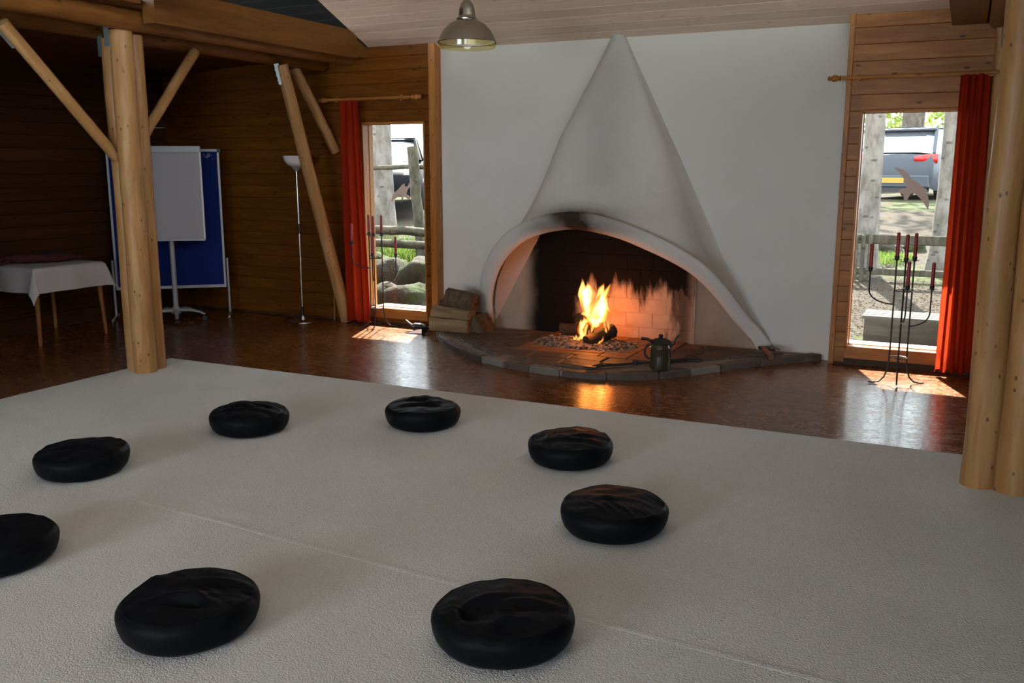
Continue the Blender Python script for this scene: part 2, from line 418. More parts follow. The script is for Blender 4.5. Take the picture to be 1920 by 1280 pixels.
# ---------------------------------------------------------------- mesh helpers
class MB:
    def __init__(s):
        s.v = []; s.f = []
    def add(s, vs, fs):
        o = len(s.v)
        s.v += [tuple(p) for p in vs]
        s.f += [tuple(i + o for i in f) for f in fs]
        return s
    def box(s, x0, x1, y0, y1, z0, z1, b=0.0):
        if b <= 0:
            return s.add([(x, y, z) for z in (z0, z1) for y in (y0, y1) for x in (x0, x1)],
                  [(0, 2, 3, 1), (4, 5, 7, 6), (0, 1, 5, 4), (2, 6, 7, 3), (0, 4, 6, 2), (1, 3, 7, 5)])
        vs = []
        for (za, i) in ((z0, b), (z0 + b, 0), (z1 - b, 0), (z1, b)):
            for (x, y) in ((x0, y0), (x1, y0), (x1, y1), (x0, y1)):
                sx = 1 if x == x0 else -1; sy = 1 if y == y0 else -1
                if i:
                    vs.append((x + sx * b, y + sy * b, za))
                else:
                    vs += [(x + sx * b, y, za), (x, y + sy * b, za)] if (sx * sy > 0) else [(x, y + sy * b, za), (x + sx * b, y, za)]
        # hull it: small and robust
        bm = bmesh.new()
        for p in vs: bm.verts.new(p)
        bmesh.ops.convex_hull(bm, input=bm.verts)
        bm.verts.ensure_lookup_table()
        out = [tuple(v.co) for v in bm.verts]
        idx = {v: i for i, v in enumerate(bm.verts)}
        fs = [tuple(idx[v] for v in f.verts) for f in bm.faces]
        bm.free()
        return s.add(out, fs)
    def prism(s, poly, h0, h1, axis='z'):
        n = len(poly)
        P = lambda a, b, h: {'z': (a, b, h), 'y': (a, h, b), 'x': (h, a, b)}[axis]
        vs = [P(a, b, h0) for a, b in poly] + [P(a, b, h1) for a, b in poly]
        fs = [tuple(range(n - 1, -1, -1)), tuple(range(n, 2 * n))] + [(i, (i + 1) % n, n + (i + 1) % n, n + i) for i in range(n)]
        return s.add(vs, fs)
    def tube(s, pts, rad, n=8, flat=None, cap=True, closed=False, up=None):
        pts = [Vector(p) for p in pts]
        m = len(pts)
        rads = rad if isinstance(rad, (list, tuple)) else [rad] * m
        vs = []
        prev = Vector(up) if up else None
        for i, p in enumerate(pts):
            if closed: d = pts[(i + 1) % m] - pts[i - 1]
            else: d = pts[min(i + 1, m - 1)] - pts[max(i - 1, 0)]
            d.normalize()
            if prev is None:
                prev = Vector((0, 0, 1)) if abs(d.z) < 0.9 else Vector((1, 0, 0))
            u = (prev - d * prev.dot(d)).normalized()
            if not up: prev = u
            w_ = d.cross(u)
            r = rads[i]
            ra, rb = r if isinstance(r, tuple) else (r, r)
            for k in range(n):
                a = 2 * PI * k / n
                vs.append(p + u * math.cos(a) * ra + w_ * math.sin(a) * rb)
        fs = []
        for i in range(m if closed else m - 1):
            j = (i + 1) % m
            for k in range(n):
                l = (k + 1) % n
                fs.append((i * n + k, i * n + l, j * n + l, j * n + k))
        if cap and not closed:
            fs.append(tuple(range(n - 1, -1, -1)))
            fs.append(tuple((m - 1) * n + k for k in range(n)))
        return s.add(vs, fs)
    def lathe(s, prof, n=24, c=(0, 0, 0), cap=True):
        vs = []
        for r, z in prof:
            for k in range(n):
                a = 2 * PI * k / n
                vs.append((c[0] + r * math.cos(a), c[1] + r * math.sin(a), c[2] + z))
        fs = []
        m = len(prof)
        for i in range(m - 1):
            for k in range(n):
                l = (k + 1) % n
                fs.append((i * n + k, i * n + l, (i + 1) * n + l, (i + 1) * n + k))
        if cap:
            if prof[0][0] > 1e-4: fs.append(tuple(range(n - 1, -1, -1)))
            if prof[-1][0] > 1e-4: fs.append(tuple((m - 1) * n + k for k in range(n)))
        return s.add(vs, fs)
    def grid(s, rows):
        m, n = len(rows), len(rows[0])
        vs = [p for r in rows for p in r]
        fs = [(i * n + j, i * n + j + 1, (i + 1) * n + j + 1, (i + 1) * n + j) for i in range(m - 1) for j in range(n - 1)]
        return s.add(vs, fs)
    def mesh(s, name, mat, smooth=False):
        me = bpy.data.meshes.new(name)
        me.from_pydata(s.v, [], s.f)
        bm = bmesh.new(); bm.from_mesh(me)
        bmesh.ops.remove_doubles(bm, verts=bm.verts, dist=1e-6)
        bmesh.ops.recalc_face_normals(bm, faces=bm.faces)
        bm.to_mesh(me); bm.free()
        if mat: me.materials.append(M[mat])
        if smooth:
            me.polygons.foreach_set('use_smooth', [True] * len(me.polygons))
            if smooth != 'all':
                try: me.set_sharp_from_angle(angle=R(42))
                except Exception: pass
        return me
    def build(s, name, mat, parent=None, smooth=False, loc=None, rot=None):
        return link(name, s.mesh(name, mat, smooth), parent, loc, rot)

def link(name, me, parent=None, loc=None, rot=None):
    o = bpy.data.objects.new(name, me)
    col.objects.link(o)
    if parent: o.parent = parent
    if loc: o.location = loc
    if rot: o.rotation_euler = rot
    return o

def thing(name, label, cat, loc=(0, 0, 0), rz=0.0, group=None):
    o = bpy.data.objects.new(name, None)
    o.empty_display_size = 0.1
    col.objects.link(o)
    o.location = loc
    o.rotation_euler = (0, 0, rz)
    return tag(o, label, cat, group)

def tag(o, label=None, cat=None, group=None, kind=None):
    if label: o['label'] = label
    if cat: o['category'] = cat
    if group: o['group'] = group
    if kind: o['kind'] = kind
    return o

def struct(name):
    o = bpy.data.objects.new(name, None)
    o.empty_display_size = 0.1
    col.objects.link(o)
    o['kind'] = 'structure'
    return o

def subsurf(o, lv=2):
    m = o.modifiers.new('subsurf', 'SUBSURF')
    m.levels = m.render_levels = lv
    return o

def copy_tree(o, parent=None):
    c = o.copy(); col.objects.link(c)
    c.parent = parent
    for ch in list(o.children):
        copy_tree(ch, c)
    return c

def nz(x, y, z): return noise.noise(Vector((x, y, z)))

# ================================================================ room shell
YW, YP = 7.82, 7.93          # wood cladding face, plaster face
SL = 0.42                    # slope of the main ceiling
XL, XR, YF = -8.15, 2.65, -5.0
def zc(y): return 2.70 + SL * (YP - y)
def zl(x): return 2.70 + (x + 5.9) * 0.06

o = MB().box(XL - 0.3, XR + 0.3, YF - 0.3, 8.2, -0.2, 0.0).build('floor', 'floor'); tag(o, kind='structure')

# carpet
cp = MB()
rows = []
NX, NY = 60, 60
for j in range(NY + 1):
    r = []
    for i in range(NX + 1):
        x = -5.9 + 6.5 * i / NX; y = -3.0 + 8.54 * j / NY
        e = 0.006 * nz(0, y * 1.3, 3) if i == 0 else 0
        r.append((x + e, y, 0.012 + 0.0015 * nz(x * 2, y * 2, 0)))
    rows.append(r)
cp.grid(rows)
cp.add([(-5.9, -3, 0.001), (0.6, -3, 0.001), (0.6, 5.54, 0.001), (-5.9, 5.54, 0.001), (-5.9, -3, 0.012), (0.6, -3, 0.012), (0.6, 5.54, 0.012), (-5.9, 5.54, 0.012)],
       [(0, 1, 5, 4), (1, 2, 6, 5), (2, 3, 7, 6), (3, 0, 4, 7)])
# two laid seams stand up as thin ridges
for (a, b) in (((-4.2, 3.05), (0.4, 2.75)), ((-4.95, 3.45), (-4.2, 3.05))):
    n = 40
    pts = []
    for k in range(n + 1):
        t = k / n
        pts.append((a[0] + (b[0] - a[0]) * t, a[1] + (b[1] - a[1]) * t + 0.01 * nz(t * 9, a[0], 0), 0.0105 + 0.0005 * nz(t * 14, 0, 5)))
    cp.tube(pts, [(0.0045, 0.02)] * len(pts), 6, up=(0, 0, 1))
carpet = cp.build('carpet', 'carpet', smooth=True)
tag(carpet, 'cream loop-pile carpet on the strand floor, under all the black cushions', 'carpet')

rng = random.Random(4)
# --- back wall: plaster middle
wb = struct('wall_back')
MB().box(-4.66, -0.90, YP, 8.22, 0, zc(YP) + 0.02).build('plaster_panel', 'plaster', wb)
# wood sides are boards on backings with openings
W1 = (-5.475, -4.775, 0.165, 2.01)   # window openings x0,x1,z0,z1
W2 = (-0.768, -0.068, 0.155, 2.01)
def backing(x0, x1, W, ztop):
    m = MB()
    W = (W[0] - .017, W[1] + .017, W[2] - .017, W[3] + .017)
    y0, y1 = YW + 0.018, 7.985
    for (a, b, c, d) in ((x0, W[0], 0, ztop), (W[1], x1, 0, ztop), (W[0], W[1], 0, W[2]), (W[0], W[1], W[3], ztop)):
        m.box(a, b, y0, y1, c, d)
    m.build('wall_core', 'backing', wb)
backing(XL - 0.3, -4.66, W1, 2.72)
backing(-0.90, XR + 0.3, W2, 2.72)
P_ = 0.125
_bcache = {}
def board_mesh(l, h, mat, key=''):
    k = (round(l, 3), round(h, 3), mat)
    if k not in _bcache:
        c = 0.0035
        # bevelled tongue-and-groove board: length along x, face towards -y
        prof = [(0.0, 0.02), (0.0, c), (c * 1.2, 0.0), (h - c * 1.2, 0.0), (h, c), (h, 0.02)]
        m = MB()
        m.add([(0, d, z) for z, d in prof] + [(l, d, z) for z, d in prof], [(i, i + 1, i + 7, i + 6) for i in range(5)] + [tuple(range(6)), tuple(range(11, 5, -1))])
        _bcache[k] = m.mesh('board', mat)
    return _bcache[k]
def boards(x0, x1, z0, z1, parent, W=None, mat='wall_wood', frame=0.018):
    z = z0
    while z < z1 - 0.01:
        h = min(P_, z1 - z) - 0.0015
        segs = [(x0, x1)]
        if W and z + h > W[2] - frame and z < W[3] + frame:
            segs = [(x0, W[0] - frame), (W[1] + frame, x1)]
            if z + h > W[3] + frame + 0.012:
                link('board', board_mesh(W[1] - W[0] + 2 * frame, z + h - W[3] - frame, mat), parent, (W[0] - frame, YW, W[3] + frame))
        for a, b in segs:
            if b - a > 0.015:
                link('board', board_mesh(b - a, h, mat), parent, (a, YW, z))
        z += P_
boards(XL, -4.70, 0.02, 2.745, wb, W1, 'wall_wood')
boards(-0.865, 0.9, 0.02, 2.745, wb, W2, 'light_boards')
MB().box(0.9, XR, YW, YW + 0.02, 0, 2.745).build('cladding', 'light_boards', wb)
# edge trims between wood and plaster
o = MB().box(-4.70, -4.63, YW - 0.012, YP + 0.03, 0, 2.745, 0.004).build('trim_1', 'trim_wood'); tag(o, kind='structure')
o = MB().box(-0.905, -0.865, YW - 0.012, YP + 0.03, 0, 2.755, 0.004).build('trim_2', 'trim_wood'); tag(o, kind='structure')

# --- left wall
wl = struct('wall_left')
MB().box(XL - 0.3, XL - 0.018, YF, 8.2, 0, 2.75).build('wall_core', 'backing', wl)
def yboard(l, h):
    k = ('y', l, h)
    if k not in _bcache:
        c = 0.0035
        prof = [(0.0, -0.02), (0.0, -c), (c * 1.2, 0.0), (h - c * 1.2, 0.0), (h, -c), (h, -0.02)]
        m = MB()
        m.add([(d, 0, z) for z, d in prof] + [(d, l, z) for z, d in prof], [(i, i + 1, i + 7, i + 6) for i in range(5)] + [tuple(range(6)), tuple(range(11, 5, -1))])
        _bcache[k] = m.mesh('board', 'wall_wood_y')
    return _bcache[k]
z = 0.02
while z < 2.6:
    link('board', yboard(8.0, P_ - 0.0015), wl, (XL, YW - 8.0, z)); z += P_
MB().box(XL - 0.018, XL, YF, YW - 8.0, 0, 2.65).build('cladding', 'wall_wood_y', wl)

# --- right wall and rear wall (behind the photographer), with their daylight windows
o = MB().box(XR, XR + 0.2, YF, 8.2, 0, 2.9).build('wall_right', 'wall_wood_y'); tag(o, kind='structure')
wf = struct('wall_front')
def wall_open(y0, y1, xs, zb, zt, top):
    m = MB()
    xs = sorted(xs)
    cur = XL - 0.3
    for a, b in xs:
        m.box(cur, a, y0, y1, 0, top); m.box(a, b, y0, y1, 0, zb); m.box(a, b, y0, y1, zt, top); cur = b
    m.box(cur, XR + 0.3, y0, y1, 0, top)
    return m
wall_open(YF - 0.2, YF + 0.0, [(-5.3, -2.1), (0.35, 2.35)], 0.4, 2.4, 5.3).build('cladding', 'wall_wood', wf)

# partition added outside the picture to keep rear daylight out of the side aisle
o = MB().box(-6.02, -5.92, YF, 3.3, 0, 2.7).build('aisle_light_blocker', 'wall_wood_y')
MB().box(-5.53, -5.47, YF, 6.0, 2.88, 5.2).build('upper_light_blocker', 'wall_wood_y', o); tag(o, kind='structure')  # upper wall added to keep rear light off the ceiling beyond the beam
# --- main ceiling: whitewashed boards on slopes, ridge across the room
cl = struct('ceiling')
YR = 1.6
zr = zc(YR)
sl = math.atan(SL)
def slab(y0, z0, y1, z1, x0, x1, th, mat, nm):
    MB().add([(x, y, z + d) for d in (0, th) for (y, z) in ((y0, z0), (y1, z1)) for x in (x0, x1)],
             [(0, 1, 3, 2), (4, 6, 7, 5), (0, 4, 5, 1), (2, 3, 7, 6), (0, 2, 6, 4), (1, 5, 7, 3)]).build(nm, mat, cl)
slab(9.13, zc(9.13) + 0.02, YR, zr + 0.02, XL - 0.3, XR + 0.3, 0.15, 'ceil_back', 'roof_deck')
slab(YR, zr + 0.02, YF - 0.3, zr + 0.02 - (YR - YF + 0.3) * 0.12, XL - 0.3, XR + 0.3, 0.15, 'ceil', 'roof_deck')
def cboard(l, mat):
    h = 0.1288; c = 0.0025
    m = MB()
    prof = [(0.0, 0.018), (0.0, c), (c, 0.0), (h - c, 0.0), (h, c), (h, 0.018)]
    m.add([(0, z, d) for z, d in prof] + [(l, z, d) for z, d in prof], [(i, i + 1, i + 7, i + 6) for i in range(5)] + [tuple(range(6)), tuple(range(11, 5, -1))])
    return m.mesh('ceiling_board', mat)
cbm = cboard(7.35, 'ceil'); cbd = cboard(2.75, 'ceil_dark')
for k in range(46):
    s_ = -0.02 + 0.13 * (k + 1)
    y = YP - s_ * math.cos(sl); z_ = 2.70 + s_ * math.sin(sl)
    # local +y runs down the slope towards the back wall
    link('ceiling_board', cbm, cl, (-5.39, y, z_), (-sl, 0, 0))
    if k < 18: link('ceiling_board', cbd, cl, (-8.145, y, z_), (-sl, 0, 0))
# --- low ceiling of the dark side aisle
z0 = zl(-5.5); 
la = math.atan(0.06)
def lboard():
    l = 2.72; h = 0.1288; c = 0.003
    prof = [(0.0, 0.018), (0.0, c), (c, 0.0), (h - c, 0.0), (h, c), (h, 0.018)]
    m = MB()
    m.add([(0, z, d) for z, d in prof] + [(l, z, d) for z, d in prof], [(i, i + 1, i + 7, i + 6) for i in range(5)] + [tuple(range(6)), tuple(range(11, 5, -1))])
    return m.mesh('ceiling_board', 'low_ceil')
lbm = lboard()
lc = struct('ceiling_aisle')
for k in range(48):
    link('ceiling_board', lbm, lc, (-8.2, YW - 0.13 * (k + 1), zl(-8.2)), (0, -la, 0))
m = MB()
m.add([(-8.4, YF, zl(-8.4) + .02), (-5.5, YF, zl(-5.5) + .02), (-5.5, YW + .02, zl(-5.5) + .02), (-8.4, YW + .02, zl(-8.4) + .02),
       (-8.4, YF, zl(-8.4) + .06), (-5.5, YF, zl(-5.5) + .06), (-5.5, YW + .02, zl(-5.5) + .06), (-8.4, YW + .02, zl(-8.4) + .06)],
      [(0, 1, 2, 3), (4, 7, 6, 5), (0, 4, 5, 1), (1, 5, 6, 2), (2, 6, 7, 3), (3, 7, 4, 0)])
m.build('deck', 'backing', lc)
m = MB(); m.box(0.02, XR, YF, YW, 2.74, 2.8); o = m.build('ceiling_right', 'low_ceil'); tag(o, kind='structure')

# --- windows
def window(name, W, fm):
    r_ = struct(name)
    x0, x1, z0, z1 = W
    f = 0.018
    yf = YW - 0.006
    yg = 7.925
    for a, b, c, d, ax in ((x0 - f, x0, z0 - f, z1 + f, 'trim_wood'), (x1, x1 + f, z0 - f, z1 + f, 'trim_wood')):
        MB().box(a, b, yf, 7.99, c, d, 0.003).build('jamb', ax, r_)
    MB().box(x0, x1, yf, 7.99, z1, z1 + f, 0.003).build('head', 'trim_wood_x', r_)
    MB().box(x0 - f, x1 + f, yf, 7.99, z0 - 0.10, z0, 0.003).build('sill_board', 'trim_wood_x', r_)
    MB().box(x0 - 0.03, x1 + 0.03, 7.99, 8.20, z0 - 0.06, z0 - 0.015).build('outer_sill', 'white_paint', r_)
    MB().box(x0, x1, yg, yg + 0.006, z0, z1).build('pane', 'glass', r_)
    g = 0.006
    b = MB()
    for a, c, d, e in ((x0, x0 + g, z0, z1), (x1 - g, x1, z0, z1), (x0, x1, z0, z0 + g), (x0, x1, z1 - g, z1)):
        b.box(a, c, yg - 0.012, yg - 0.001, d, e)
    b.build('glazing_bead', 'trim_wood', r_)
window('window_1', W1, 0)
window('window_2', W2, 0)
for n_, x0, x1 in (('window_3', -5.3, -2.1), ('window_4', 0.35, 2.35)):
    r_ = struct(n_)
    for a, b in ((x0, x0 + .06), ((x0 + x1) / 2 - .03, (x0 + x1) / 2 + .03), (x1 - .06, x1)):
        MB().box(a, b, YF - .16, YF - .08, .4, 2.4).build('frame', 'trim_wood', r_)

# ================================================================ beams, posts, braces
def log_mesh(h, r, seed, n=18, taper=0.06, wob=0.012):
    pts, rr = [], []
    k = max(6, int(h / 0.15))
    for i in range(k + 1):
        t = i / k
        pts.append((wob * nz(t * 3, seed, 0), wob * nz(t * 3, seed, 9), h * t))
        rr.append(r * (1 + taper / 2 - taper * t) * (1 + 0.03 * nz(t * 7, seed, 4)))
    return pts, rr
def bundle(loc, logs, label, strap):
    t = thing('log_post', label, 'post', loc)
    for i, (dx, dy, r, h) in enumerate(logs):
        p, rr = log_mesh(h, r, i * 3.3 + loc[0])
        MB().tube([(dx + a, dy + b, c) for a, b, c in p], rr, 18).build('log', 'log_z', t, True)
    for (dx, dy, z0_, z1_) in strap:
        MB().box(dx - 0.025, dx + 0.025, dy - 0.004, dy + 0.004, z0_, z1_).build('metal_strap', 'steel', t)
    return t
bundle((-5.75, 5.12, 0.0), [(0.07, -0.045, 0.085, 2.575), (-0.075, 0.0, 0.074, 2.53), (0.03, 0.10, 0.075, 2.56)],
       'bundle of three peeled log posts standing in the carpet corner before the whiteboard', 
       [(0.02, -0.125, 2.46, 2.60), (-0.12, -0.066, 2.40, 2.55)])
bundle((0.24, 5.03, 0.0), [(-0.065, 0.0, 0.080, 2.60), (0.085, -0.03, 0.078, 2.60), (0.02, 0.11, 0.075, 2.56)],
       'bundle of peeled log posts at the carpet edge nearest the candelabra by the bird window', 
       [(-0.03, -0.085, 2.5, 2.64)])

def level_log(y0, y1, x, z, r, label, seed):
    n = 30
    pts = [(x + 0.01 * nz(k * .3, seed, 0), y0 + (y1 - y0) * k / n, z + 0.008 * nz(k * .3, seed, 5)) for k in range(n + 1)]
    o = MB().tube(pts, [r * (1 + 0.03 * nz(k * .5, seed, 2)) for k in range(n + 1)], 16).build('log_beam', 'log_y', None, True)
    return tag(o, label, 'beam')
level_log(-1.5, 7.82, -5.60, 2.650, 0.078, 'round level log beam resting on the bundled post, next to the squared beam', 1)
level_log(-1.5, 7.79, -5.93, 2.605, 0.076, 'lower round log beam farther into the dark aisle, holding the braces', 2)
level_log(2.0, 7.82, 0.125, 2.65, 0.078, 'round log beam meeting the pine wall above the red curtain beside the bird window', 3)

def glulam(x0, x1, y0, ytop, yend, zb, zt, label):
    m = MB()
    zend = zt - (yend - ytop) * SL
    m.prism([(y0, zb), (yend, zb), (yend, zend), (ytop, zt), (y0, zt)], x0, x1, 'x')
    o = m.build('glulam_beam', 'beam_wood')
    return tag(o, label, 'beam')
glulam(-5.50, -5.38, 5.13, 7.50, 7.63, 2.62, 2.872, 'squared glued beam with slanted end running to the wood wall at the orange-lit window')
o = MB().prism([(7.63, 2.64), (YW, 2.64), (YW, 2.735), (7.63, 2.81)], -5.52, -5.40, 'x').build('beam_block', 'beam_wood')
tag(o, 'small slanted wood block between squared beam end and wall', 'beam block')
glulam(-0.19, 0.04, 2.0, 7.50, YW, 2.62, 2.872, 'dark squared beam ending on the pine wall above the red curtain')
o = MB().box(-5.53, -5.39, 3.2, 5.02, 2.735, 2.785).build('plate_beam', 'beam_wood'); tag(o, 'flat timber plate lying on the log beam left of the bundled post', 'beam')
o = MB().box(-5.53, -5.39, 2.2, 4.42, 2.785, 3.0).build('glulam_beam', 'beam_wood'); tag(o, 'squared beam piece in the top corner stacked on the flat plate', 'beam')
o = MB().box(-5.37, 0.0, 5.02, 5.16, 2.775, 2.97).build('tie_beam', 'beam_wood_x'); tag(o, 'cross beam lying over the squared beam above the bundled post', 'beam')

def strut(a, b, r0, r1, label, seed, strap=None):
    a = Vector(a); b = Vector(b)
    t = thing('log_brace', label, 'brace', b)
    n = 14
    pts = [(a - b) * (k / n) + Vector((0.006 * nz(k * .5, seed, 0), 0.006 * nz(k * .5, seed, 4), 0)) for k in range(n + 1)]
    d = (a - b)
    q = Vector((0, 0, 1)).rotation_difference(d)
    L_ = d.length
    o = MB().tube([(0.005 * nz(k * .5, seed, 0), 0.005 * nz(k * .5, seed, 3), L_ * k / n) for k in range(n + 1)],
                  [(r1 + (r0 - r1) * k / n) * (1 + .03 * nz(k * .7, seed, 1)) for k in range(n + 1)], 14).build('pole', 'log_z', t, True)
    o.rotation_euler = q.to_euler()
    if strap:
        s_ = MB()
        s_.box(-r0 * 0.75, r0 * 0.75, -r0 - 0.006, -r0 * 0.4, L_ - 0.17, L_ + 0.02)
        for zz in (0.03, 0.08, 0.13): s_.box(-0.008, 0.008, -r0 - 0.011, -r0, L_ - zz - 0.016, L_ - zz)
        so = s_.build('metal_strap', 'steel', t)
        so.rotation_euler = (q @ Matrix.Rotation(strap, 4, 'Z').to_quaternion()).to_euler()
    return t
strut((-5.80, 4.22, 2.53), (-5.80, 5.06, 1.66), 0.044, 0.042, 'slanting log brace from bundled post up towards the near end of the beam', 11, -1.2)
strut((-5.86, 5.99, 2.535), (-5.83, 5.30, 1.76), 0.043, 0.040, 'slanting log brace from bundled post up towards the back wall', 12)
strut((-5.84, 7.06, 2.53), (-5.70, 7.752, 0.02), 0.060, 0.066, 'long pale log strut leaning from beam to floor beside the torchiere lamp', 13, -0.9)
strut((-5.97, 7.40, 2.54), (-5.80, 7.80, 1.74), 0.055, 0.052, 'short orange log strut behind the long pale strut, ending at the curtain top', 14)
strut((0.165, 7.735, 2.60), (0.215, 7.742, 0.02), 0.062, 0.066, 'upright peeled log behind the red curtain, near the bundled front posts', 15, 0.4)

# ================================================================ fireplace
XC = -2.825
ZH = 0.060     # top of hearth
# lip curve measured on site: x offset, y, z
LIP = [(-1.300, 7.930, 0.06), (-1.301, 7.925, 0.108), (-1.245, 7.785, 0.342), (-1.142, 7.645, 0.569), (-0.980, 7.515, 0.785), (-0.765, 7.405, 0.968), (-0.491, 7.330, 1.090),
       (-0.227, 7.300, 1.138), (-0.005, 7.303, 1.133), (0.241, 7.337, 1.078), (0.459, 7.388, 0.993), (0.673, 7.450, 0.890), (0.881, 7.532, 0.754),
       (1.041, 7.641, 0.571), (1.179, 7.769, 0.358), (1.322, 7.890, 0.166), (1.39, 7.930, 0.06)]
def catmull(P, t):
    n = len(P) - 1
    u = max(0, min(n - 1e-6, t * n)); i = int(u); f = u - i
    p = [P[max(0, min(n, i + k))] for k in (-1, 0, 1, 2)]
    return Vector([0.5 * ((2 * p[1][c]) + (-p[0][c] + p[2][c]) * f + (2 * p[0][c] - 5 * p[1][c] + 4 * p[2][c] - p[3][c]) * f * f + (-p[0][c] + 3 * p[1][c] - 3 * p[2][c] + p[3][c]) * f ** 3) for c in range(len(P[0]))])
NT_ = 72
lip = [catmull(LIP, k / NT_) + Vector((XC, 0, 0)) for k in range(NT_ + 1)]
APEX = Vector((XC + 0.0, YP - 0.02, 2.74))
fp = thing('fireplace_hood', 'white plaster cone-shaped fireplace hood with rolled arch lip, built against the white wall', 'fireplace', (XC, YP, 0.0))
def loc(p): return Vector(p) - Vector((XC, YP, 0))
# outer shell: from the lip up to the apex, swelling slightly above the lip
rows = []
sootv = []
NV = 40
for k in range(NT_ + 1):
    p = lip[k]
    tt = k / NT_
    # top end of this generator: short arc at the apex
    a = -math.cos(PI * tt)
    tp = Vector((XC + 0.012 * a, YP - 0.012 * math.sin(PI * tt), 2.80))
    r = []
    for j in range(NV + 1):
        v = j / NV
        q = p.lerp(tp, v)
        # the cone is drawn in a little above the lip, so the lip reads as a roll
        pull = 0.075 * math.sin(PI * min(1, v / 0.55)) * math.sin(PI * tt) ** 0.7
        axis = Vector((XC, YP, q.z))
        dirn = (axis - q); dirn.z = 0
        if dirn.length > 1e-4: q = q + dirn.normalized() * min(pull, dirn.length * 0.45)
        q = q + Vector((0, 1, 0)) * 0.012 * nz(q.x * 3, q.z * 3, 2)
        r.append(loc(q))
    rows.append(r)
sh = MB().grid(rows)
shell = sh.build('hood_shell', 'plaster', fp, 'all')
# lip roll: oval tube along the arch, thicker on the left and the crown
lp, lr = [], []
for k, p in enumerate(lip):
    t = k / NT_
    lp.append(loc(p + Vector((0, -0.012, 0.0))))
    w_ = 0.058 + 0.012 * math.sin(PI * t)
    lr.append((w_, 0.066 + 0.016 * math.sin(PI * min(1, t * 1.15))))
lipo = MB()
n = 16
vs = []
for k in range(NT_ + 1):
    p = lp[k]
    d = (lp[min(NT_, k + 1)] - lp[max(0, k - 1)]).normalized()
    # radial direction: away from the arch centre, in the tilted arch plane
    c = Vector((0, -0.32, 0.35))
    rad = (p - c); rad = (rad - d * rad.dot(d)).normalized()
    nrm = d.cross(rad)
    a_, b_ = lr[k]
    for i in range(n):
        an = 2 * PI * i / n
        wob = 1 + 0.05 * nz(k * .2, i * .3, 7)
        vs.append(p + rad * math.cos(an) * b_ * wob + nrm * math.sin(an) * a_ * 0.55 * wob)
fs = [(k * n + i, k * n + (i + 1) % n, (k + 1) * n + (i + 1) % n, (k + 1) * n + i) for k in range(NT_) for i in range(n)]
lipo.add(vs, fs + [tuple(range(n)), tuple(NT_ * n + i for i in range(n))])
lipob = lipo.build('rolled_lip', 'plaster', fp, 'all')
# inner face of the hood, smoke-blackened at the crown
rows = []
for k in range(NT_ + 1):
    p = lip[k]
    tp = Vector((XC + 0.05 * -math.cos(PI * k / NT_), YP - 0.04, 2.4))
    r = []
    for j in range(25):
        q = p.lerp(tp, j / 24)
        ax = Vector((XC, YP, q.z)) - q; ax.z = 0
        L_ = ax.length
        q = q + ax.normalized() * min(0.09, L_ * 0.5)
        r.append(loc(q))
    rows.append(r)
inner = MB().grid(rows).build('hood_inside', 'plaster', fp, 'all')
def soot(o, fn):
    me = o.data
    at = me.attributes.new('soot', 'FLOAT', 'POINT')
    at.data.foreach_set('value', [fn(v.co) for v in me.vertices])
def ss(x, a, b):
    t = max(0, min(1, (x - a) / (b - a))); return t * t * (3 - 2 * t)
def soot_lip(c):
    s = math.exp(-((c.x + 0.14) / 0.42) ** 2)
    return 1.0 * s * (0.9 + 0.25 * nz(c.x * 4, c.z * 8, 1)) * ss(c.z, 0.92, 1.10) + 0.06 * ss(-abs(c.x + .1), -0.9, -0.3)
soot(lipob, soot_lip)
def soot_shell(c):
    s = math.exp(-((c.x + 0.15) / 0.36) ** 2) * math.exp(-((c.z - 1.17) / 0.085) ** 2) * 1.0
    s += 0.20 * math.exp(-((c.x) / 0.22) ** 2) * ss(c.z, 1.2, 1.6)
    return s + 0.10 * math.exp(-(c.x / 0.5) ** 2) * ss(c.z, 0.9, 1.3)
soot(shell, soot_shell)
soot(inner, lambda c: 0.30 + 0.7 * ss(c.z, 0.85, 1.12) * ss(c.x, -1.05, -0.55) + 0.9 * ss(c.x, 0.3, 0.8))

# fire back: bricks in the middle, bare plaster flanks
fbk = thing('firebrick_wall', 'sooty firebrick wall with grey bare plaster flanks under the hood', 'fire back', (XC, YP, 0))
def inside_line(x):      # half width of the hood at height z
    return x
BX0, BX1 = -0.735, 0.755
for sgn, poly in ((-1, [(-1.26, 0.03), (BX0, 0.03), (BX0, 1.0), (BX0 + .02, 1.25), (-0.70, 1.2)]), (1, [(BX1, 0.03), (1.33, 0.03), (0.74, 1.2), (BX1, 1.0)])):
    m = MB()
    # fine strips so the soot stain can fade across
    N = 16
    rows = []
    for j in range(N + 1):
        zz = 0.03 + 1.17 * j / N
        if sgn < 0: xa = -1.27 + 0.57 * (zz - 0.03) / 1.17; xb = BX0
        else: xa = BX1; xb = 1.36 - 0.60 * (zz - 0.03) / 1.17
        rows.append([(xa + (xb - xa) * i / 12, -0.012 - 0.004 * nz(i * .6, j * .6, 1), zz) for i in range(13)])
    m.grid(rows)
    rows2 = [[rows[0][0], rows[0][-1]], [rows[-1][0], rows[-1][-1]]]
    o = m.build('flank', 'concrete', fbk, True)
    if sgn < 0: soot(o, lambda c: ss(c.x + 0.05 * nz(c.z * 4, 0, 3), -0.93, -0.76))
    else: soot(o, lambda c: 0.25 * ss(-c.x, -0.95, -0.76))
MB().prism([(BX0 - .01, .02), (BX1 + .01, .02), (BX1 + .01, .98), (.50, 1.45), (-.50, 1.45), (BX0 - .01, .98)], -0.02, -0.001, 'y').build('mortar_bed', 'brick', fbk)
bw, bh = 0.2485, 0.131
